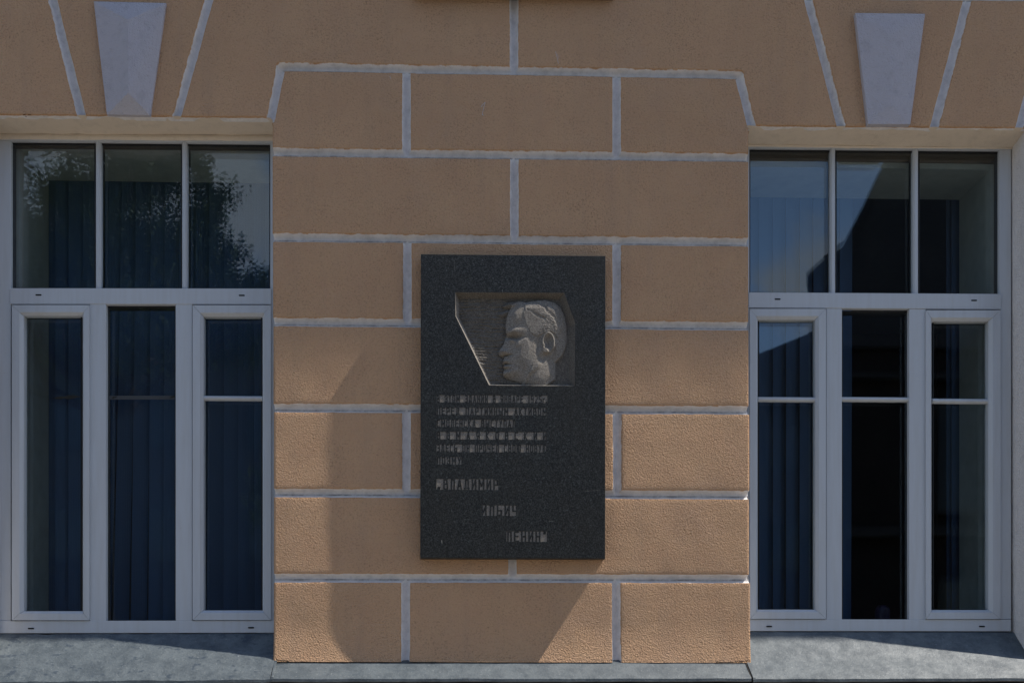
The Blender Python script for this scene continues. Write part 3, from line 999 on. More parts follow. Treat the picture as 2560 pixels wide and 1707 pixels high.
# ------------------------------------------------------------------ metal sills and ledge
YF = -0.075
def sheet(name, back, mid, front, lip, nseg=40, mat=None, amp=0.0012):
    """back, mid, front: (left px,py) (right px,py) with their depths; a folded sheet with a front lip"""
    rows = []
    ctrl = [(back, 5), (mid, 5), (front, 0)]
    lines = []
    for (pts, Y), n in ctrl:
        lines.append(([W3(*p, Y) for p in pts], n))
    grid_rows = []
    for k in range(2):
        A, n = lines[k]; B, _ = lines[k + 1]
        for i in range(n):
            t = i / n
            grid_rows.append([lerp3(lerp3(A[0], A[1], j / nseg), lerp3(B[0], B[1], j / nseg), t) for j in range(nseg + 1)])
    grid_rows.append([lerp3(lines[2][0][0], lines[2][0][1], j / nseg) for j in range(nseg + 1)])
    out = []
    for r in grid_rows:
        out.append([(x, y, z + amp * fbm(x * 7, y * 7, 2.0) + amp * 0.6 * fbm(x * 30, y * 30, 5.0)) for x, y, z in r])
    last = out[-1]
    out.append([(x, y - 0.0035, z - 0.003) for x, y, z in last])
    out.append([(x, y - 0.0035 + 0.001 * fbm(x * 9, 0, 0), z - lip) for x, y, z in last])
    out.append([(x, y + 0.004, z - lip - 0.002) for x, y, z in last])
    mb = MB(); mb.grid(out)
    return mb.build(name, mat or M['zinc'], bld, smooth=True, sharp=35)
s1 = sheet('window_sill', ([(-60, 1584), (690, 1582)], 0.104), ([(-60, 1645), (689, 1645)], 0.0), ([(-60, 1702), (678, 1694.5)], YF), 0.012, 60, M['zinc_pitted'], 0.0026)
s2 = sheet('window_sill', ([(1864, 1578), (2600, 1579)], 0.104), ([(1866, 1650), (2640, 1648)], 0.0), ([(1882, 1694), (2640, 1692)], YF), 0.012)
s3 = sheet('ledge_flashing', ([(689, 1649), (1862, 1649)], 0.01), ([(689, 1652), (1864, 1652)], 0.0), ([(678.5, 1693.5), (1878, 1692.5)], YF - 0.0005), 0.012, 70)
s1['label'] = 'pitted zinc sill under the left window'
s2['label'] = 'smooth zinc sill under the right window'
s3['label'] = 'long zinc ledge strip along the foot of the pier'
def seam(p0, Y0, p1, Y1, w, h, mat, name='seam_fold', up=0.0):
    a, b = Vector(W3(*p0, Y0)), Vector(W3(*p1, Y1))
    m = MB()
    v = []
    for q in (a, b):
        for dx, dz in ((-w / 2, 0.0), (-w / 2, h), (w / 2, h), (w / 2, 0.0)):
            v.append((q.x + dx, q.y, q.z + dz + up))
    m.add(v, [(0, 1, 2, 3), (7, 6, 5, 4), (0, 4, 5, 1), (1, 5, 6, 2), (2, 6, 7, 3), (3, 7, 4, 0)])
    return m.build(name, mat, bld, bevel=0.0008)
seam((691, 1646), 0.0, (680.5, 1694), YF - 0.002, 0.0075, 0.0035, M['zinc'], up=-0.001)
seam((686.5, 1647), 0.0, (676.5, 1695), YF - 0.002, 0.0016, 0.003, M['crack'], 'seam_gap', up=-0.0015)
seam((1862, 1650), 0.001, (1879, 1695), YF - 0.002, 0.0042, 0.0022, M['crack'], 'seam_gap', up=-0.0008)
seam((1868, 1651), 0.0, (1886, 1695), YF - 0.002, 0.0080, 0.0035, M['zinc'], up=-0.001)
# mortar crack between plaster and ledge
def crack(pts, Y, w):
    m = MB()
    for (p, q) in zip(pts[:-1], pts[1:]):
        m.tube(W3(*p, Y), W3(*q, Y), w, w * 0.8, 6)
    m.build('crack', M['crack'], bld)
crack([(690, 1647), (700, 1650), (712, 1651), (724, 1653)], -0.013, 0.0014)
crack([(1790, 1654), (1820, 1655), (1848, 1653), (1870, 1650)], -0.013, 0.0013)
crack([(1002, 1653), (1040, 1654), (1090, 1654)], -0.013, 0.0009)
# nail heads along the back edge of the sills
def nail(px, py):
    x, z = W(px, py, 0.085)
    m = MB(); lathe(m, [(0.0, 0.0028), (0.002, 0.0022), (0.0032, 0.0), (0.0034, -0.004)], 0, 0, 10)
    return m
nm = nail(0, 0).build('nail_head', M['dark_metal'], bld, smooth=True)
first = True
def sill_z(s, x, y):
    vs = s.data.vertices
    best = min(vs, key=lambda v: (v.co.x - x) ** 2 + (v.co.y - y) ** 2 + (0 if v.co.z > EYE - .08 else 1))
    return best.co.z
for s, pts in ((s1, [(35, 1586), (145, 1588), (270, 1589), (425, 1585), (550, 1586), (660, 1583)]),
               (s2, [(1911, 1582), (2023, 1585), (2118, 1582), (2211, 1583), (2303, 1583), (2402, 1584), (2482, 1582)])):
    for (px, py) in pts:
        o = nm if first else nm.copy()
        if not first:
            col.objects.link(o); o.parent = bld
        first = False
        x, z = W(px, py, 0.090)
        o.location = (x, 0.090, sill_z(s, x, 0.090) + 0.001)

# small chalk scratches and blistered paint on the plaster
M['chalk'] = plain('chalk', (0.55, 0.56, 0.60), 0.9)
def scratch(pts, w=0.0007, mat=None):
    m = MB()
    for (p, q) in zip(pts[:-1], pts[1:]):
        m.tube(W3(*p, -0.0012), W3(*q, -0.0012), w, w, 5)
    m.build('chalk_mark', mat or M['chalk'], bld)
scratch([(1213, 256), (1206, 263), (1203, 268)]); scratch([(1213, 257), (1209, 270), (1206, 286)]); scratch([(1205, 287), (1209, 289)], 0.001)
scratch([(1389, 130), (1392, 142), (1396, 160)]); scratch([(1394, 135), (1396, 147)], 0.0005)
scratch([(975, 191), (976, 198)], 0.0006)
M['rust'] = plain('rust_spot', (0.10, 0.04, 0.015), 0.9)
scratch([(58, 288), (64, 286)], 0.0012, M['rust']); scratch([(70, 287), (78, 287)], 0.001, M['rust']); scratch([(64, 291), (66, 293)], 0.001, M['rust'])

# ------------------------------------------------------------------ memorial plaque
PY = -0.041
pl = [W(1052, 635, PY), W(1514, 639.5, PY), W(1513, 1396, PY), W(1050.5, 1394.5, PY)]
plaque = empty('memorial_plaque', ((pl[2][0] + pl[3][0]) / 2, 0, pl[2][1]))
tag(plaque, 'dark granite memorial plaque with a carved male profile and engraved Cyrillic lines between the windows', 'plaque')

Z6 = 6.148
def rp(u, v): return (1120 + u / Z6, 720 + v / Z6)
recess = [rp(110, 65), rp(1785, 75), rp(1955, 540), rp(1945, 1505), rp(630, 1493), rp(115, 430)]
BD = 0.0011   # depth of the sunk text bands
bands = [  # x0, x1, y0 left, y1 left, y0 right, y1 right, text
    (1091.5, 1368.5, 987.3, 1005.8, 988.8, 1007.3, 'В ЭТОМ ЗДАНИИ В ЯНВАРЕ 1925г.'),
    (1091.5, 1367.5, 1018.2, 1036.6, 1019.8, 1038.2, 'ПЕРЕД ПАРТИЙНЫМ АКТИВОМ'),
    (1091.5, 1289.5, 1048.5, 1067.2, 1049.5, 1068.2, 'СМОЛЕНСКА ВЫСТУПАЛ'),
    (1091.5, 1367.5, 1078.8, 1097.6, 1080.2, 1099.2, 'В В М А Я К О В С К И Й'),
    (1091.5, 1367.5, 1110.6, 1129.4, 1111.8, 1130.6, 'ЗДЕСЬ ОН ПРОЧЕЛ СВОЮ НОВУЮ'),
    (1091.5, 1153.5, 1141.8, 1160.4, 1142.2, 1160.8, 'ПОЭМУ'),
    (1091.0, 1246.0, 1196.4, 1223.4, 1197.4, 1224.4, '„ВЛАДИМИР'),
    (1202.4, 1294.8, 1262.4, 1288.6, 1263.0, 1289.0, 'ИЛЬИЧ'),
    (1266.0, 1367.4, 1327.4, 1353.4, 1328.0, 1354.0, 'ЛЕНИН“'),
]
# block capitals drawn as strokes in a unit cell: H/V bars and diagonals
GL = {
 'А': [(0, 0, .5, 1), (1, 0, .5, 1), (.2, .3, .8, .3)],
 'Б': [(0, 0, 0, 1), (0, 1, 1, 1), (0, .55, 1, .55), (0, 0, 1, 0), (1, 0, 1, .55)],
 'В': [(0, 0, 0, 1), (0, 1, .85, 1), (0, .52, 1, .52), (0, 0, 1, 0), (1, 0, 1, .52), (.85, .52, .85, 1)],
 'Г': [(0, 0, 0, 1), (0, 1, 1, 1)],
 'г': [(0, 0, 0, .6), (0, .6, .8, .6)],
 'Д': [(.22, .1, .22, 1), (.22, 1, .85, 1), (.85, .1, .85, 1), (0, .08, 1, .08), (0, -.02, 0, .1), (1, -.02, 1, .1)],
 'Е': [(0, 0, 0, 1), (0, 1, 1, 1), (0, .52, .85, .52), (0, 0, 1, 0)],
 'З': [(0, 1, 1, 1), (1, 0, 1, 1), (.3, .52, 1, .52), (0, 0, 1, 0)],
 'Э': [(0, 1, 1, 1), (1, 0, 1, 1), (.25, .5, 1, .5), (0, 0, 1, 0), (0, .8, 0, 1), (0, 0, 0, .2)],
 'И': [(0, 0, 0, 1), (1, 0, 1, 1), (0, .08, 1, .92)],
 'Й': [(0, 0, 0, 1), (1, 0, 1, 1), (0, .08, 1, .92)],
 'К': [(0, 0, 0, 1), (0, .5, 1, 1), (.1, .5, 1, 0)],
 'Л': [(.12, 0, .2, 1), (.2, 1, 1, 1), (1, 0, 1, 1)],
 'М': [(0, 0, 0, 1), (1, 0, 1, 1), (0, 1, .5, .35), (1, 1, .5, .35)],
 'Н': [(0, 0, 0, 1), (1, 0, 1, 1), (0, .5, 1, .5)],
 'О': [(0, 0, 0, 1), (1, 0, 1, 1), (0, 0, 1, 0), (0, 1, 1, 1)],
 'П': [(0, 0, 0, 1), (1, 0, 1, 1), (0, 1, 1, 1)],
 'Р': [(0, 0, 0, 1), (0, 1, 1, 1), (1, .45, 1, 1), (0, .45, 1, .45)],
 'С': [(0, 0, 0, 1), (0, 1, 1, 1), (0, 0, 1, 0)],
 'Т': [(.5, 0, .5, 1), (0, 1, 1, 1)],
 'У': [(0, 1, .5, .4), (1, 1, .3, 0)],
 'Ч': [(0, .45, 0, 1), (0, .45, 1, .45), (1, 0, 1, 1)],
 'Ь': [(0, 0, 0, 1), (0, .5, 1, .5), (0, 0, 1, 0), (1, 0, 1, .5)],
 'Ы': [(0, 0, 0, 1), (0, .5, .6, .5), (0, 0, .6, 0), (.6, 0, .6, .5), (1, 0, 1, 1)],
 'Ю': [(0, 0, 0, 1), (0, .5, .4, .5), (.4, 0, .4, 1), (1, 0, 1, 1), (.4, 0, 1, 0), (.4, 1, 1, 1)],
 'Я': [(1, 0, 1, 1), (0, 1, 1, 1), (0, .48, 0, 1), (0, .48, 1, .48), (.1, 0, .6, .48)],
 '1': [(.6, 0, .6, 1), (.1, .75, .6, 1)],
 '9': [(1, 0, 1, 1), (0, 1, 1, 1), (0, .48, 0, 1), (0, .48, 1, .48), (.1, 0, 1, 0)],
 '2': [(0, 1, 1, 1), (1, .52, 1, 1), (0, 0, 1, .55), (0, 0, 1, 0)],
 '5': [(0, 1, 1, 1), (0, .5, 0, 1), (0, .5, 1, .5), (1, 0, 1, .5), (0, 0, 1, 0)],
 '.': [(.2, 0, .2, .08)],
 '„': [(.1, -.02, .3, .16), (.6, -.02, .8, .16)],
 '“': [(.2, .84, .3, 1.02), (.6, .84, .8, 1.02)],
}
WID = {'М': 1.25, 'Ю': 1.35, 'Ы': 1.25, '1': .6, '.': .35, 'г': .8, 'Д': 1.15, '„': .95, '“': .8, ' ': .95, 'Т': .95, 'А': 1.05}
def layout(txt, wpx, hpx):
    spaced = txt.startswith('В В М')
    if spaced: txt = txt.replace(' ', '')
    gap = 0.42 if not spaced else 1.75
    tot = sum(WID.get(c, 1.0) for c in txt) + gap * (len(txt) - 1)
    cw = 1.0 / tot
    out = []; x = 0.0
    tx = min(0.30 * cw, 0.20 * hpx / wpx * 1.0); ty = 0.135
    for c in txt:
        w = WID.get(c, 1.0) * cw
        for (ax, ay, bx, by) in GL.get(c, []):
            # inset so that stroke edges end on the cell's outline
            fx = lambda u: x + tx / 2 + u * (w - tx)
            fy = lambda v: ty / 2 + v * (1 - ty)
            A_, B_ = (fx(ax), fy(ay)), (fx(bx), fy(by))
            if abs(ay - by) < 1e-6:
                lo_, hi_ = min(A_[0], B_[0]) - tx / 2, max(A_[0], B_[0]) + tx / 2
                out.append([(lo_, A_[1] + ty / 2), (hi_, A_[1] + ty / 2), (hi_, A_[1] - ty / 2), (lo_, A_[1] - ty / 2)])
            else:
                if A_[1] > B_[1]: A_, B_ = B_, A_
                e = ty / 2
                out.append([(B_[0] - tx / 2, B_[1] + e), (B_[0] + tx / 2, B_[1] + e), (A_[0] + tx / 2, A_[1] - e), (A_[0] - tx / 2, A_[1] - e)])
        x += w + gap * cw
    return out
# slab: front face with its sunk areas cut out
bm = bmesh.new()
ch = 0.0016
outer = pl
cxm = sum(p[0] for p in pl) / 4; czm = sum(p[1] for p in pl) / 4
def inset(p, d): return (p[0] + (d if p[0] < cxm else -d), p[1] + (d if p[1] < czm else -d))
inner = [inset(p, ch) for p in pl]
def ring(pts, y):
    vs = [bm.verts.new((x, y, z)) for x, z in pts]
    es = [bm.edges.new((vs[i], vs[(i + 1) % len(vs)])) for i in range(len(vs))]
    return vs, es
v_in, e_in = ring(inner, PY)
all_e = list(e_in)
holes = []
hole_pts = [[W(*p, PY) for p in recess]]
for b in bands:
    hole_pts.append([W(b[0], b[2], PY), W(b[1], b[4], PY), W(b[1], b[5], PY), W(b[0], b[3], PY)])
for h in hole_pts:
    v, e = ring(h, PY); holes.append(v); all_e += e
bmesh.ops.triangle_fill(bm, use_beauty=True, use_dissolve=False, edges=all_e, normal=(0, -1, 0))
# remove anything filled inside a hole
def inside(x, z, poly):
    c = False; n = len(poly)
    for i in range(n):
        (x1, z1), (x2, z2) = poly[i], poly[(i + 1) % n]
        if (z1 > z) != (z2 > z) and x < (x2 - x1) * (z - z1) / (z2 - z1) + x1: c = not c
    return c
kill = []
for f in bm.faces:
    c = f.calc_center_median()
    if any(inside(c.x, c.z, h) for h in hole_pts): kill.append(f)
bmesh.ops.delete(bm, geom=kill, context='FACES_ONLY')
v_out, e_out = ring(outer, PY + ch)
v_bk, e_bk = ring(outer, 0.003)
for i in range(4):
    j = (i + 1) % 4
    bm.faces.new((v_in[i], v_in[j], v_out[j], v_out[i]))
    bm.faces.new((v_out[i], v_out[j], v_bk[j], v_bk[i]))
bm.faces.new(v_bk)
bmesh.ops.recalc_face_normals(bm, faces=bm.faces)
me = bpy.data.meshes.new('slab'); bm.to_mesh(me); bm.free()
me.materials.append(M['granite'])
put('slab', me, plaque)

# inscription: letters left standing in sunk bands
for b in bands:
    x0, x1, a0, a1, r0, r1, txt = b
    m = MB()
    q = [W(x0, a0, PY), W(x1, r0, PY), W(x1, r1, PY), W(x0, a1, PY)]
    fl = [(x, PY + BD, z) for x, z in q]; fr = [(x, PY, z) for x, z in q]
    m.add(fr + fl, [(4, 5, 6, 7), (0, 1, 5, 4), (1, 2, 6, 5), (2, 3, 7, 6), (3, 0, 4, 7)], 0)
    band_o = m.build('inscription_line', [M['hewn']], plaque, recalc=False)
    strokes = layout(txt, x1 - x0, (a1 - a0))
    lmb = MB()
    for n_, (poly) in enumerate(strokes):
        pts = []
        for (u, w) in poly:
            u = (0.35 / (x1 - x0) * 2.2) + u * (1 - 0.35 / (x1 - x0) * 4.4); w = max(0.012, min(0.988, w))
            bot = lerp3((q[3][0], 0, q[3][1]), (q[2][0], 0, q[2][1]), u)
            tp = lerp3((q[0][0], 0, q[0][1]), (q[1][0], 0, q[1][1]), u)
            pts.append(lerp3(bot, tp, w))
        yy = PY + 0.00005 + 0.000012 * (n_ % 9)
        lmb.prism([(x, yy, z) for x, _, z in pts], [(x, PY + BD + 0.0004, z) for x, _, z in pts])
    lo_ = lmb.build('lettering', M['granite'], band_o)

# ---- portrait in sunk relief: a height field carved into the recess
def poly_sd(X, Y, pts):
    """signed distance (positive inside) to a polygon, numpy"""
    d = np.full(X.shape, 1e9); ins = np.zeros(X.shape, bool)
    n = len(pts)
    for i in range(n):
        x1, y1 = pts[i]; x2, y2 = pts[(i + 1) % n]
        dx, dy = x2 - x1, y2 - y1
        t = np.clip(((X - x1) * dx + (Y - y1) * dy) / (dx * dx + dy * dy + 1e-9), 0, 1)
        d = np.minimum(d, np.hypot(X - x1 - t * dx, Y - y1 - t * dy))
        c = ((y1 > Y) != (y2 > Y)) & (X < (x2 - x1) * (Y - y1) / (y2 - y1 + 1e-12) + x1)
        ins ^= c
    return np.where(ins, d, -d)
def sst(x, a, b):
    t = np.clip((x - a) / (b - a), 0, 1); return t * t * (3 - 2 * t)
def vnoise(X, Y, s, seed):
    r = np.random.default_rng(seed).random((400, 400))
    x, y = X / s[0] + 50, Y / s[1] + 50
    xi, yi = np.floor(x).astype(int), np.floor(y).astype(int)
    fx, fy = x - xi, y - yi; fx = fx * fx * (3 - 2 * fx); fy = fy * fy * (3 - 2 * fy)
    xi %= 399; yi %= 399
    return (r[yi, xi] * (1 - fx) + r[yi, xi + 1] * fx) * (1 - fy) + (r[yi + 1, xi] * (1 - fx) + r[yi + 1, xi + 1] * fx) * fy - 0.5
step = 5.0
us = np.arange(105, 1961, step); vsx = np.arange(60, 1511, step)
U, V = np.meshgrid(us, vsx)
rec_uv = [(110, 65), (1785, 75), (1955, 540), (1945, 1505), (630, 1493), (115, 430)]
def line_d(a, b):   # inward distance from one edge line
    (x1, y1), (x2, y2) = a, b
    L = math.hypot(x2 - x1, y2 - y1)
    return ((x2 - x1) * (V - y1) - (y2 - y1) * (U - x1)) / L
bev = [70, 95, 100, 48, 52, 48]
H0 = 0.025
wall = np.full(U.shape, 1e9); which = np.zeros(U.shape, int)
for i in range(6):
    d = line_d(rec_uv[i], rec_uv[(i + 1) % 6]) / bev[i]
    which = np.where(d < wall, i, which)
    wall = np.minimum(wall, d)
wall_h = H0 * np.clip(1 - wall, 0, 1)
# floor: shallower towards the lower left, chiselled in rows
floor = H0 * 0.10 + H0 * 0.62 * sst(900 - U, 0, 700) * sst(V, 500, 1200)
chis = 0.0034 * vnoise(U, V, (90, 22), 1) + 0.0030 * vnoise(U, V, (26, 11), 2) + 0.0007 * np.sin(V / 7.5 + 2 * vnoise(U, V, (200, 60), 3))
floor = floor + chis * sst(1500 - U, 0, 500) + 0.0004 * vnoise(U, V, (12, 12), 4)
H = floor
head = [(935, 345), (905, 430), (888, 540), (892, 640), (905, 690), (885, 745), (860, 830), (825, 890), (790, 935), (778, 975), (800, 1012),
        (872, 1038), (850, 1088), (842, 1128), (868, 1155), (850, 1190), (872, 1222), (850, 1275), (852, 1318), (905, 1362), (1000, 1395), (1090, 1418),
        (1140, 1450), (1135, 1495), (1480, 1495), (1530, 1465), (1652, 1378), (1652, 1120), (1760, 1010), (1812, 880), (1832, 740), (1826, 560),
        (1795, 400), (1735, 270), (1640, 195), (1500, 160), (1330, 178), (1200, 200), (1090, 178), (1000, 230)]
sd = poly_sd(U, V, head)
prof2 = None
rise = 1 - (1 - np.clip(sd / 190, 0, 1)) ** 2.2
prof = np.interp(U, [780, 900, 1040, 1160, 1250, 1450, 1650, 1740, 1830], [0.62, 0.72, 0.84, 0.97, 1.0, 0.90, 0.74, 0.62, 0.45])
base = H0 * (0.60 + 0.40 * rise) * prof
prof2 = np.interp(U, [780, 900, 1040, 1180, 1300, 1450, 1650, 1740, 1830], [0.60, 0.70, 0.84, 1.0, 0.93, 0.80, 0.60, 0.50, 0.38])
base = base / prof * (prof + (prof2 - prof) * sst(V, 560, 760))
# lower jaw turns under, neck lies lower
jaw = sst(V - (1400 - 0.35 * (U - 900)), -130, 40) * sst(1350 - U, 0, 200)
base -= H0 * 0.30 * jaw
neck = poly_sd(U, V, [(1180, 1500), (1250, 1330), (1420, 1170), (1490, 1000), (1652, 900), (1652, 1378), (1530, 1465), (1480, 1500)])
base -= H0 * 0.26 * sst(neck, -30, 30)
base += H0 * 0.26 * sst(V, 850, 1480) * sst(U, 1150, 1400)
base -= H0 * 0.10 * sst(-V, -420, -180)
def gauss(cx, cy, rx, ry, rot=0.0):
    c, s = math.cos(rot), math.sin(rot)
    x, y = (U - cx) * c + (V - cy) * s, -(U - cx) * s + (V - cy) * c
    return np.exp(-(x / rx) ** 2 - (y / ry) ** 2)
base += H0 * 0.20 * gauss(1060, 430, 60, 90, 0.2)            # temple bump
base += H0 * 0.23 * gauss(1020, 655, 120, 40, -0.05)         # brow
base -= H0 * 0.61 * gauss(1015, 745, 125, 42, 0.05)          # socket
base += H0 * 0.29 * gauss(985, 790, 50, 22, 0.3)             # eyeball
base += H0 * 0.23 * gauss(1120, 835, 85, 32, -0.55)          # cheek edge
base += H0 * 0.20 * gauss(1180, 960, 70, 110, 0.25)          # cheekbone
base -= H0 * 0.14 * gauss(1010, 900, 60, 90, 0.4)            # beside the nose
base += H0 * 0.23 * gauss(865, 965, 60, 35, 0.25)            # nostril wing
base -= H0 * 0.38 * gauss(910, 1018, 70, 13, -0.1)           # under the nose
base += H0 * 0.14 * gauss(885, 1105, 40, 22)                 # upper lip
base -= H0 * 0.38 * gauss(905, 1150, 60, 11, 0.15)           # mouth line
base += H0 * 0.14 * gauss(890, 1190, 40, 18)                 # lower lip
base -= H0 * 0.20 * gauss(895, 1232, 55, 20)                 # chin dip
base += H0 * 0.17 * gauss(900, 1300, 60, 45)                 # chin
base -= H0 * 0.17 * gauss(1120, 1200, 110, 80, 0.5)          # hollow cheek
base += H0 * 0.14 * gauss(1360, 1230, 110, 40, -0.6)         # jaw edge
# hair slab, rough
hair = [(1155, 375), (1185, 340), (1180, 232), (1310, 212), (1400, 245), (1510, 320), (1530, 248), (1620, 300), (1700, 440), (1752, 600), (1690, 765),
        (1640, 690), (1560, 650), (1470, 690), (1360, 742), (1280, 690), (1200, 545)]
hs = poly_sd(U, V, hair)
rough = 0.0011 * vnoise(U, V, (17, 15), 5) + 0.0010 * vnoise(U + V * 0.6, V - U * 0.6, (34, 15), 6)
base += (H0 * 0.13 + rough) * sst(hs, -4, 8)
base -= 0.0028 * np.exp(-(poly_sd(U, V, [(1215, 330), (1300, 345), (1400, 410), (1500, 455), (1480, 480), (1380, 440), (1290, 380)]) * (-1)).clip(0, 100) ** 2 / 60)
base -= 0.0016 * np.exp(-np.clip(-poly_sd(U, V, [(1505, 250), (1525, 330), (1640, 420), (1700, 560), (1690, 570), (1620, 440), (1500, 345)]), 0, 200) ** 2 / 90)
# sideburn and the groove in front of the ear
base -= H0 * 0.14 * gauss(1385, 860, 35, 110, 0.1)
# ear: rim, hollow, lobe
ex, ey = 1545, 830
rr = np.hypot((U - ex) / 98, (V - ey) / 165)
base += H0 * 0.26 * np.exp(-((rr - 0.88) / 0.16) ** 2) * sst(V, 560, 660)
base -= H0 * 0.29 * gauss(ex - 15, ey - 10, 55, 95)
base += H0 * 0.35 * gauss(1495, 950, 45, 42)
base += H0 * 0.23 * gauss(1475, 860, 18, 22)
base -= H0 * 0.17 * gauss(1500, 905, 28, 14)
base -= H0 * 0.23 * gauss(1440, 1060, 40, 60, 0.3)
base += 0.0004 * vnoise(U, V, (11, 11), 7) + 0.0005 * vnoise(U, V, (24, 24), 8)
base = np.minimum(base, H0 * 1.03)
H = np.where(sd > 0, np.maximum(H, base), H)
H = H + 0  # forelock tufts over the brow
for poly, hh in (([(828, 268), (890, 215), (965, 180), (1095, 186), (1080, 250), (1062, 312), (960, 288)], 0.62),
                 ([(752, 392), (830, 345), (900, 318), (1000, 300), (960, 345), (905, 385), (842, 418)], 0.48)):
    ts = poly_sd(U, V, poly)
    H = np.where(ts > 0, np.maximum(H, H0 * hh * (0.55 + 0.45 * np.clip(ts / 45, 0, 1)) + 0.0008 * vnoise(U, V, (16, 16), 9)), H)
rs = poly_sd(U, V, rec_uv)
H = np.maximum(H, wall_h + 0.0006 * vnoise(U, V, (30, 18), 10) * (wall < 1))
H = np.where(rs < step * 0.8, np.minimum(H0, H0), H)
# mesh: grid cells inside the recess, rim dropped onto the slab's edge
nr, nc = U.shape
keep = rs > -step * 1.5
idx = -np.ones(U.shape, int)
verts = []
# snap the outer ring onto the outline
def closest(x, y, pts):
    best = None
    for i in range(len(pts)):
        (x1, y1), (x2, y2) = pts[i], pts[(i + 1) % len(pts)]
        dx, dy = x2 - x1, y2 - y1
        t = max(0, min(1, ((x - x1) * dx + (y - y1) * dy) / (dx * dx + dy * dy)))
        p = (x1 + t * dx, y1 + t * dy); d = (p[0] - x) ** 2 + (p[1] - y) ** 2
        if best is None or d < best[0]: best = (d, p)
    return best[1]
for i in range(nr):
    for j in range(nc):
        if keep[i, j]:
            u, v, h = U[i, j], V[i, j], H[i, j]
            if rs[i, j] < step * 0.5:
                u, v = closest(u, v, rec_uv); h = H0 - 0.0001
            x, z = W(*rp(u, v), PY)
            idx[i, j] = len(verts)
            verts.append((x, PY + H0 - h + 0.0001, z))
faces = []; fmat = []
for i in range(nr - 1):
    for j in range(nc - 1):
        q = (idx[i, j], idx[i, j + 1], idx[i + 1, j + 1], idx[i + 1, j])
        if min(q) >= 0:
            faces.append(tuple(int(k) for k in q[::-1]))
            fmat.append(1 if (sd[i, j] < -4 and (wall[i, j] > 1.0 or which[i, j] < 3)) else 0)  # shade painted by material on the floor and the bevels facing off the sun
me = bpy.data.meshes.new('portrait_relief')
me.from_pydata(verts, [], faces)
me.polygons.foreach_set('use_smooth', [True] * len(me.polygons))
me.materials.append(M['hewn']); me.materials.append(M['hewn_shade'])
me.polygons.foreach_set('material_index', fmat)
me.validate(); me.update()
ro = put('portrait_relief', me, plaque)
ro['label'] = 'carved head of a man in profile looking left'

# chips and scratches on the slab
M['chip'] = plain('pale_chip', (0.30, 0.30, 0.28), 0.9)
def chip(pts, w):
    m = MB()
    for (p, q) in zip(pts[:-1], pts[1:]):
        m.tube(W3(*p, PY - 0.0001), W3(*q, PY - 0.0001), w, w * 0.6, 5)
    m.build('scratch', M['chip'], plaque)
chip([(1135, 652), (1136, 664), (1137, 679)], 0.0002)
chip([(1104, 1350), (1105, 1358)], 0.0010)
chip([(1372, 1302), (1387, 1303)], 0.0002)
chip([(1256, 724), (1256, 731)], 0.0004); chip([(1310, 726), (1310, 731)], 0.0003)
chip([(1462, 1228), (1480, 1226), (1500, 1225)], 0.00015)

# plaque above, only its foot in view
mb = MB()
q = [W(1033, -330), W(1532, -325), W(1532, 2.0), W(1033, -2.5)]
mb.prism([(x, -0.04, z) for x, z in q], [(x, 0.003, z) for x, z in q])
o = mb.build('upper_plaque', M['granite'], None, bevel=0.0015)
tag(o, 'dark stone plaque higher on the wall, only its bottom edge in view', 'plaque')

# ------------------------------------------------------------------ street side, seen in the panes
def ground_mat():
    m, nt, p, out = new_mat('ground_gravelly_soil')
    pos = geo_pos(nt)
    n = noise(nt, pos, 3.0, 6, 0.6)
    b = mixc(nt, mapr(nt, n, 0.3, 0.7), (0.22, 0.20, 0.165), (0.17, 0.155, 0.13))
    nt.links.new(b, p.inputs['Base Color']); p.inputs['Roughness'].default_value = 0.95
    return m
mb = MB(); mb.grid([[(x, y, 0.0) for x in (-900, 0, 900)] for y in (-900, 0, 900)])
g = mb.build('ground', ground_mat(), None); tag(g, kind='structure')
M['paving'] = plain('pale_paving', (0.30, 0.275, 0.24), 0.9, var=0.12, scale=4)
mb = MB(); mb.box(-30, 30, -4.0, -0.032, 0.004, 0.13)
g = mb.build('pavement', M['paving'], None); tag(g, kind='structure')
M['asphalt'] = plain('asphalt', (0.06, 0.06, 0.06), 0.9, var=0.1, scale=30)
mb = MB(); mb.box(-60, 60, -9.0, -4.001, 0.004, 0.012)
g = mb.build('road', M['asphalt'], None); tag(g, kind='structure')

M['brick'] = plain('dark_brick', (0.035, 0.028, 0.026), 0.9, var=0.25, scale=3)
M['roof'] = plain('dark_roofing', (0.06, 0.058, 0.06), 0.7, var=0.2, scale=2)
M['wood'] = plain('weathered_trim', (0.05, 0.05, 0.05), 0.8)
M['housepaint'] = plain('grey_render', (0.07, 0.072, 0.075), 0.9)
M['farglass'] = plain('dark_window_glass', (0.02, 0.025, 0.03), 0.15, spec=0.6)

VC = DIST + 2 * (FY + 0.016)     # the panes mirror the camera to this depth
def mir(px, py, t):
    """point seen in the panes at the photo coordinate, t metres in front of the mirrored camera"""
    a = (px - 1208.0) / FOC * 1.0
    return (a * t, VC - t, EYE + (1640.0 - py) / FOC * t)

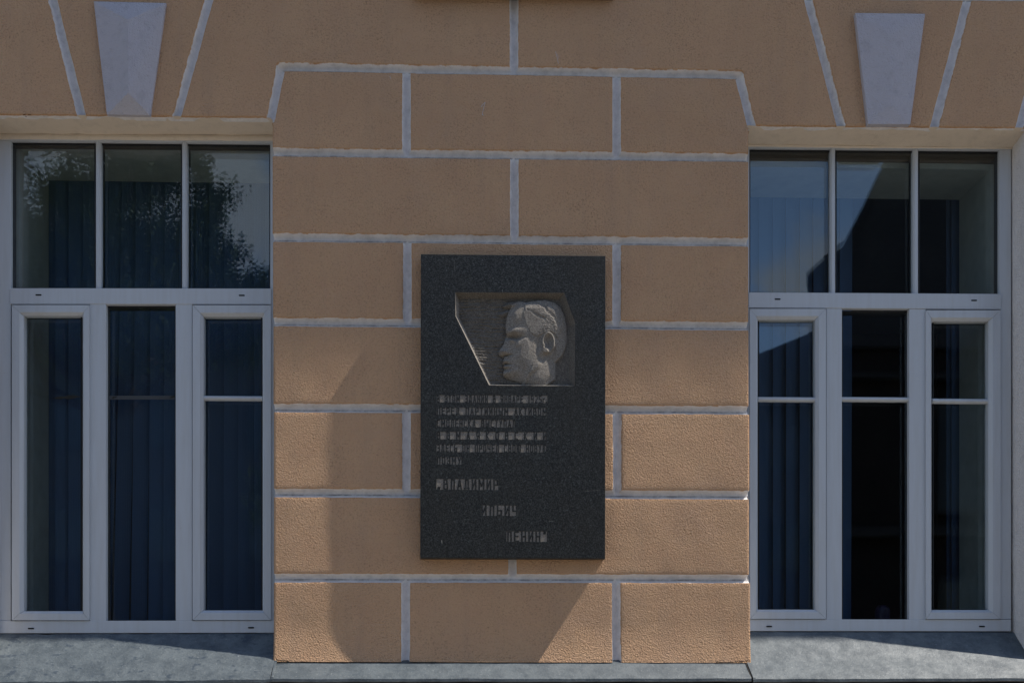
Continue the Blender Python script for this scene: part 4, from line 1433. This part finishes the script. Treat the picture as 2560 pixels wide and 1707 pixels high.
def house_windows(root, xs, zs, y, w, h):
    for x in xs:
        for z in zs:
            m = MB()
            m.box(x - w / 2 - .07, x + w / 2 + .07, y, y + 0.06, z - h / 2 - .07, z - h / 2 - 0.001)
            m.box(x - w / 2 - .07, x + w / 2 + .07, y, y + 0.06, z + h / 2 + 0.001, z + h / 2 + .07)
            m.box(x - w / 2 - .07, x - w / 2 - 0.001, y, y + 0.06, z - h / 2, z + h / 2)
            m.box(x + w / 2 + 0.001, x + w / 2 + .07, y, y + 0.06, z - h / 2, z + h / 2)
            m.box(x - .03, x + .03, y, y + 0.05, z - h / 2, z + h / 2)
            f = m.build('window', M['wood'], root)
            m = MB(); m.box(x - w / 2, x + w / 2, y - 0.01, y + 0.02, z - h / 2, z + h / 2)
            m.build('pane', M['farglass'], f)

# brick house with a flared gable roof, mirrored in the right window
t0 = 12.0
P_ = lambda px, py: mir(px, py, t0)
yb = P_(2100, 600)[1]
prof_l = [P_(2112, 835), P_(2076, 722), P_(2053, 642), P_(2098, 600), P_(2145, 570), P_(2188, 485), P_(2232, 398), P_(2330, 205)]
cxh = P_(2430, 0)[0]
prof = [(p[0], p[2]) for p in prof_l] + [(cxh, P_(0, 10)[2])]
prof_r = [(2 * cxh - x, z) for x, z in prof[::-1][1:]]
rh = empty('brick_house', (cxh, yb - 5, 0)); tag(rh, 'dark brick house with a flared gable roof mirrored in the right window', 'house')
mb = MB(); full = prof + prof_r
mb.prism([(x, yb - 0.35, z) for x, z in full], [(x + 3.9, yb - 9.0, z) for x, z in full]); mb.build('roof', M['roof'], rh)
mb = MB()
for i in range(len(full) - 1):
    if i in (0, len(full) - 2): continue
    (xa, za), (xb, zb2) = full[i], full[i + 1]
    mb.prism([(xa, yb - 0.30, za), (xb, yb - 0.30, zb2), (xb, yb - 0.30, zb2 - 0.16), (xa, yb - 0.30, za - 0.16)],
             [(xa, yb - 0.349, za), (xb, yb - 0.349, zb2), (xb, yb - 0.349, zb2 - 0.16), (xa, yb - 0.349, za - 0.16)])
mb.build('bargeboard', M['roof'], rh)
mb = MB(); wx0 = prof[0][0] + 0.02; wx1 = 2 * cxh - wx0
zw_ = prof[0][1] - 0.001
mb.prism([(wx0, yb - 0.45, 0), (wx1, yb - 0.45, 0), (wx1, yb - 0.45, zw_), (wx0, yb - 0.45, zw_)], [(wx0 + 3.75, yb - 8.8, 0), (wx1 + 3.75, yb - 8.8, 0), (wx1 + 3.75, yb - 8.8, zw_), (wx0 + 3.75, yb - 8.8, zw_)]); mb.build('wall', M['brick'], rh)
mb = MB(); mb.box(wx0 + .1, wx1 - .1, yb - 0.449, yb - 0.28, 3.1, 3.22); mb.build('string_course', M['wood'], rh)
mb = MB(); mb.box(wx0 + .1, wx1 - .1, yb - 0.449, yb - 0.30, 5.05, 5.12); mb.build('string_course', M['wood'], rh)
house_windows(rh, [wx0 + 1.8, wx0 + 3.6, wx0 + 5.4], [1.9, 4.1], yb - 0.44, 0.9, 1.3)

def simple_house(x0, x1, y, depth, zw, ridge, mat, label, ridge_x=None):
    root = empty('house', ((x0 + x1) / 2, y - depth / 2, 0)); tag(root, label, 'house')
    m = MB(); m.box(x0, x1, y - depth, y, 0, zw); m.build('wall', mat, root)
    rx = (x0 + x1) / 2 if ridge_x is None else ridge_x
    m = MB()
    pr = [(x0 - .4, zw + 0.001), (x1 + .4, zw + 0.001), (rx + 0.5, ridge), (rx - 0.5, ridge)]
    m.prism([(x, y + 0.4, z) for x, z in pr], [(x, y - depth - 0.4, z) for x, z in pr]); r = m.build('roof', M['roof'], root)
    m = MB(); m.box(rx - 0.35, rx + 0.35, y - depth * .6, y - depth * .6 + .6, ridge - 0.6, ridge + 0.9); m.build('chimney', M['brick'], r)
    n = max(2, int((x1 - x0) / 2.4)); 
    house_windows(root, [x0 + (x1 - x0) * (i + 0.5) / n for i in range(n)], [1.9, 4.9, 7.9] if zw > 8 else [1.9, 4.9] if zw > 5.5 else [1.9], y, 1.0, 1.4)
    return root
q0 = mir(1895, 912, 30); q1 = mir(2035, 860, 30)
sl = (q1[2] - q0[2]) / (q1[0] - q0[0])
hx0 = q0[0] - 3.2; hz0 = q0[2] - 3.2 * sl
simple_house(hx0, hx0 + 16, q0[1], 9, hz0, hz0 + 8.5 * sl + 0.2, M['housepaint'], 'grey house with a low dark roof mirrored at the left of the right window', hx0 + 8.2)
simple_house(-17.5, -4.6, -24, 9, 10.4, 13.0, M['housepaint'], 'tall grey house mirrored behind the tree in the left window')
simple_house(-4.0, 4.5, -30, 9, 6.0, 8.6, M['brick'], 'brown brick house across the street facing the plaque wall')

M['bark'] = plain('bark', (0.07, 0.05, 0.035), 0.95, var=0.25, scale=12, bmp=0.01)
def leaf_mat():
    m, nt, p, out = new_mat('leaves')
    oi = noise(nt, geo_pos(nt), 2.2, 3, 0.6)
    b = mixc(nt, mapr(nt, oi, 0.3, 0.7), (0.045, 0.080, 0.028), (0.095, 0.135, 0.050))
    nt.links.new(b, p.inputs['Base Color']); p.inputs['Roughness'].default_value = 0.6
    return m
M['leaves'] = leaf_mat()

def tree(base, height, spread, seed, label, nleaf=9000, lean=(0, 0), leaf=0.075):
    rd = random.Random(seed)
    root = empty('tree', base); tag(root, label, 'tree', 'trees across the street')
    m = MB(); tips = []
    def grow(p, d, L, r, lvl):
        q = p
        n = 3
        for i in range(n):
            d2 = (d + Vector((rd.uniform(-.16, .16), rd.uniform(-.16, .16), rd.uniform(-.02, .12)))).normalized()
            e = q + d2 * (L / n)
            m.tube(q, e, r * (1 - 0.25 * i / n), r * (1 - 0.25 * (i + 1) / n), 6)
            q, d = e, d2
            if lvl >= 2: tips.append(q.copy())
        if lvl < 4:
            for k in range(3 if lvl else 5):
                a = rd.uniform(0, 6.283); s = rd.uniform(0.55, 1.1)
                nd = (d + Vector((math.cos(a) * s * spread, math.sin(a) * s * spread, rd.uniform(-0.1, 0.35)))).normalized()
                grow(q, nd, L * rd.uniform(0.58, 0.78), r * 0.6, lvl + 1)
    grow(Vector(base), Vector((lean[0], lean[1], 1)).normalized(), height * 0.36, height * 0.022, 0)
    m.build('trunk', M['bark'], root, smooth=True, recalc=False)
    lm = MB()
    for i in range(nleaf):
        c = rd.choice(tips) + Vector((rd.gauss(0, .16), rd.gauss(0, .16), rd.gauss(0, .14)))
        a = Vector((rd.gauss(0, 1), rd.gauss(0, 1), rd.gauss(0, .6))).normalized()
        b = a.orthogonal().normalized()
        b = (b + a.cross(b) * rd.uniform(-1, 1)).normalized()
        s = leaf * rd.uniform(.6, 1.3)
        lm.add([c - a * s, c - b * s * .45 + a * s * .1, c + a * s, c + b * s * .45 + a * s * .1], [(0, 1, 2, 3)])
    lo = lm.build('crown', M['leaves'], root, recalc=False); lo['kind'] = 'stuff'
    return root

def clump_tree(base, fork, clumps, t, seed, label, per=1.0, leaf=0.036):
    rd = random.Random(seed)
    root = empty('tree', base); tag(root, label, 'tree', 'trees across the street')
    m = MB(); lm = MB()
    F = Vector(fork); B0 = Vector(base)
    p = B0
    for k in range(6):
        q = B0.lerp(F, (k + 1) / 6) + Vector((rd.uniform(-.06, .06), rd.uniform(-.06, .06), 0))
        m.tube(p, q, 0.17 - 0.014 * k, 0.17 - 0.014 * (k + 1), 10); p = q
    for (px, py, rpx) in clumps:
        c = Vector(mir(px, py, t + rd.uniform(-0.9, 0.9))); rr = rpx / FOC * t
        # a crooked limb from the fork to the heart of the clump, twigs inside it
        a = p; n = 4
        for k in range(n):
            b = p.lerp(c, (k + 1) / n) + Vector((rd.gauss(0, .09), rd.gauss(0, .09), rd.gauss(0, .07) - 0.15 * math.sin(math.pi * (k + 1) / n)))
            m.tube(a, b, 0.05 - 0.010 * k, 0.05 - 0.010 * (k + 1), 6); a = b
        subs = []
        for k in range(9):
            d = Vector((rd.gauss(0, 1), rd.gauss(0, 1), rd.gauss(0, .8))).normalized() * rr * rd.uniform(.35, 1.0)
            m.tube(a, a + d, 0.008, 0.003, 4); subs.append((a + d, rr * rd.uniform(.22, .48)))
        cnt = int(per * 1500 * (rpx / 90) ** 2)
        for k in range(cnt):
            s0, sr = rd.choice(subs)
            q = s0 + Vector((rd.gauss(0, 1), rd.gauss(0, 1), rd.gauss(0, .8))) * sr
            u = Vector((rd.gauss(0, 1), rd.gauss(0, 1), rd.gauss(0, .6))).normalized()
            w = u.orthogonal().normalized(); w = (w + u.cross(w) * rd.uniform(-1, 1)).normalized()
            s_ = leaf * rd.uniform(.6, 1.3)
            lm.add([q - u * s_, q - w * s_ * .5, q + u * s_, q + w * s_ * .5], [(0, 1, 2, 3)])
    m.build('trunk', M['bark'], root, smooth=True, recalc=False)
    lo = lm.build('crown', M['leaves'], root, recalc=False); lo['kind'] = 'stuff'
    return root
clump_tree((-4.2, -7.6, 0.0), (-4.1, -7.4, 4.2),
           [(-160, 420, 150), (-60, 640, 150), (60, 560, 50), (150, 490, 60), (250, 440, 70), (330, 470, 95), (430, 450, 80), (500, 400, 40), (530, 465, 55),
            (150, 600, 80), (250, 580, 100), (350, 600, 110), (450, 570, 80), (500, 530, 40), (90, 720, 60), (210, 720, 95), (330, 730, 120), (450, 700, 90),
            (540, 640, 40), (585, 655, 38), (560, 720, 60), (630, 720, 50), (670, 760, 60), (480, 800, 90), (340, 850, 110), (180, 860, 100), (-200, 800, 150), (330, 330, 60), (180, 340, 60), (600, 860, 90)],
           11.0, 5, 'big leafy tree whose crown is mirrored across the upper left window', 1.8, 0.031)
tree((-2.6, -12.5, 0.0), 5.4, 0.8, 9, 'smaller tree behind the big one, mirrored low in the left window', 9000)
tree((7.5, -16.0, 0.0), 4.5, 0.7, 14, 'low tree by the far grey house, mirrored at the foot of the right window', 6000)
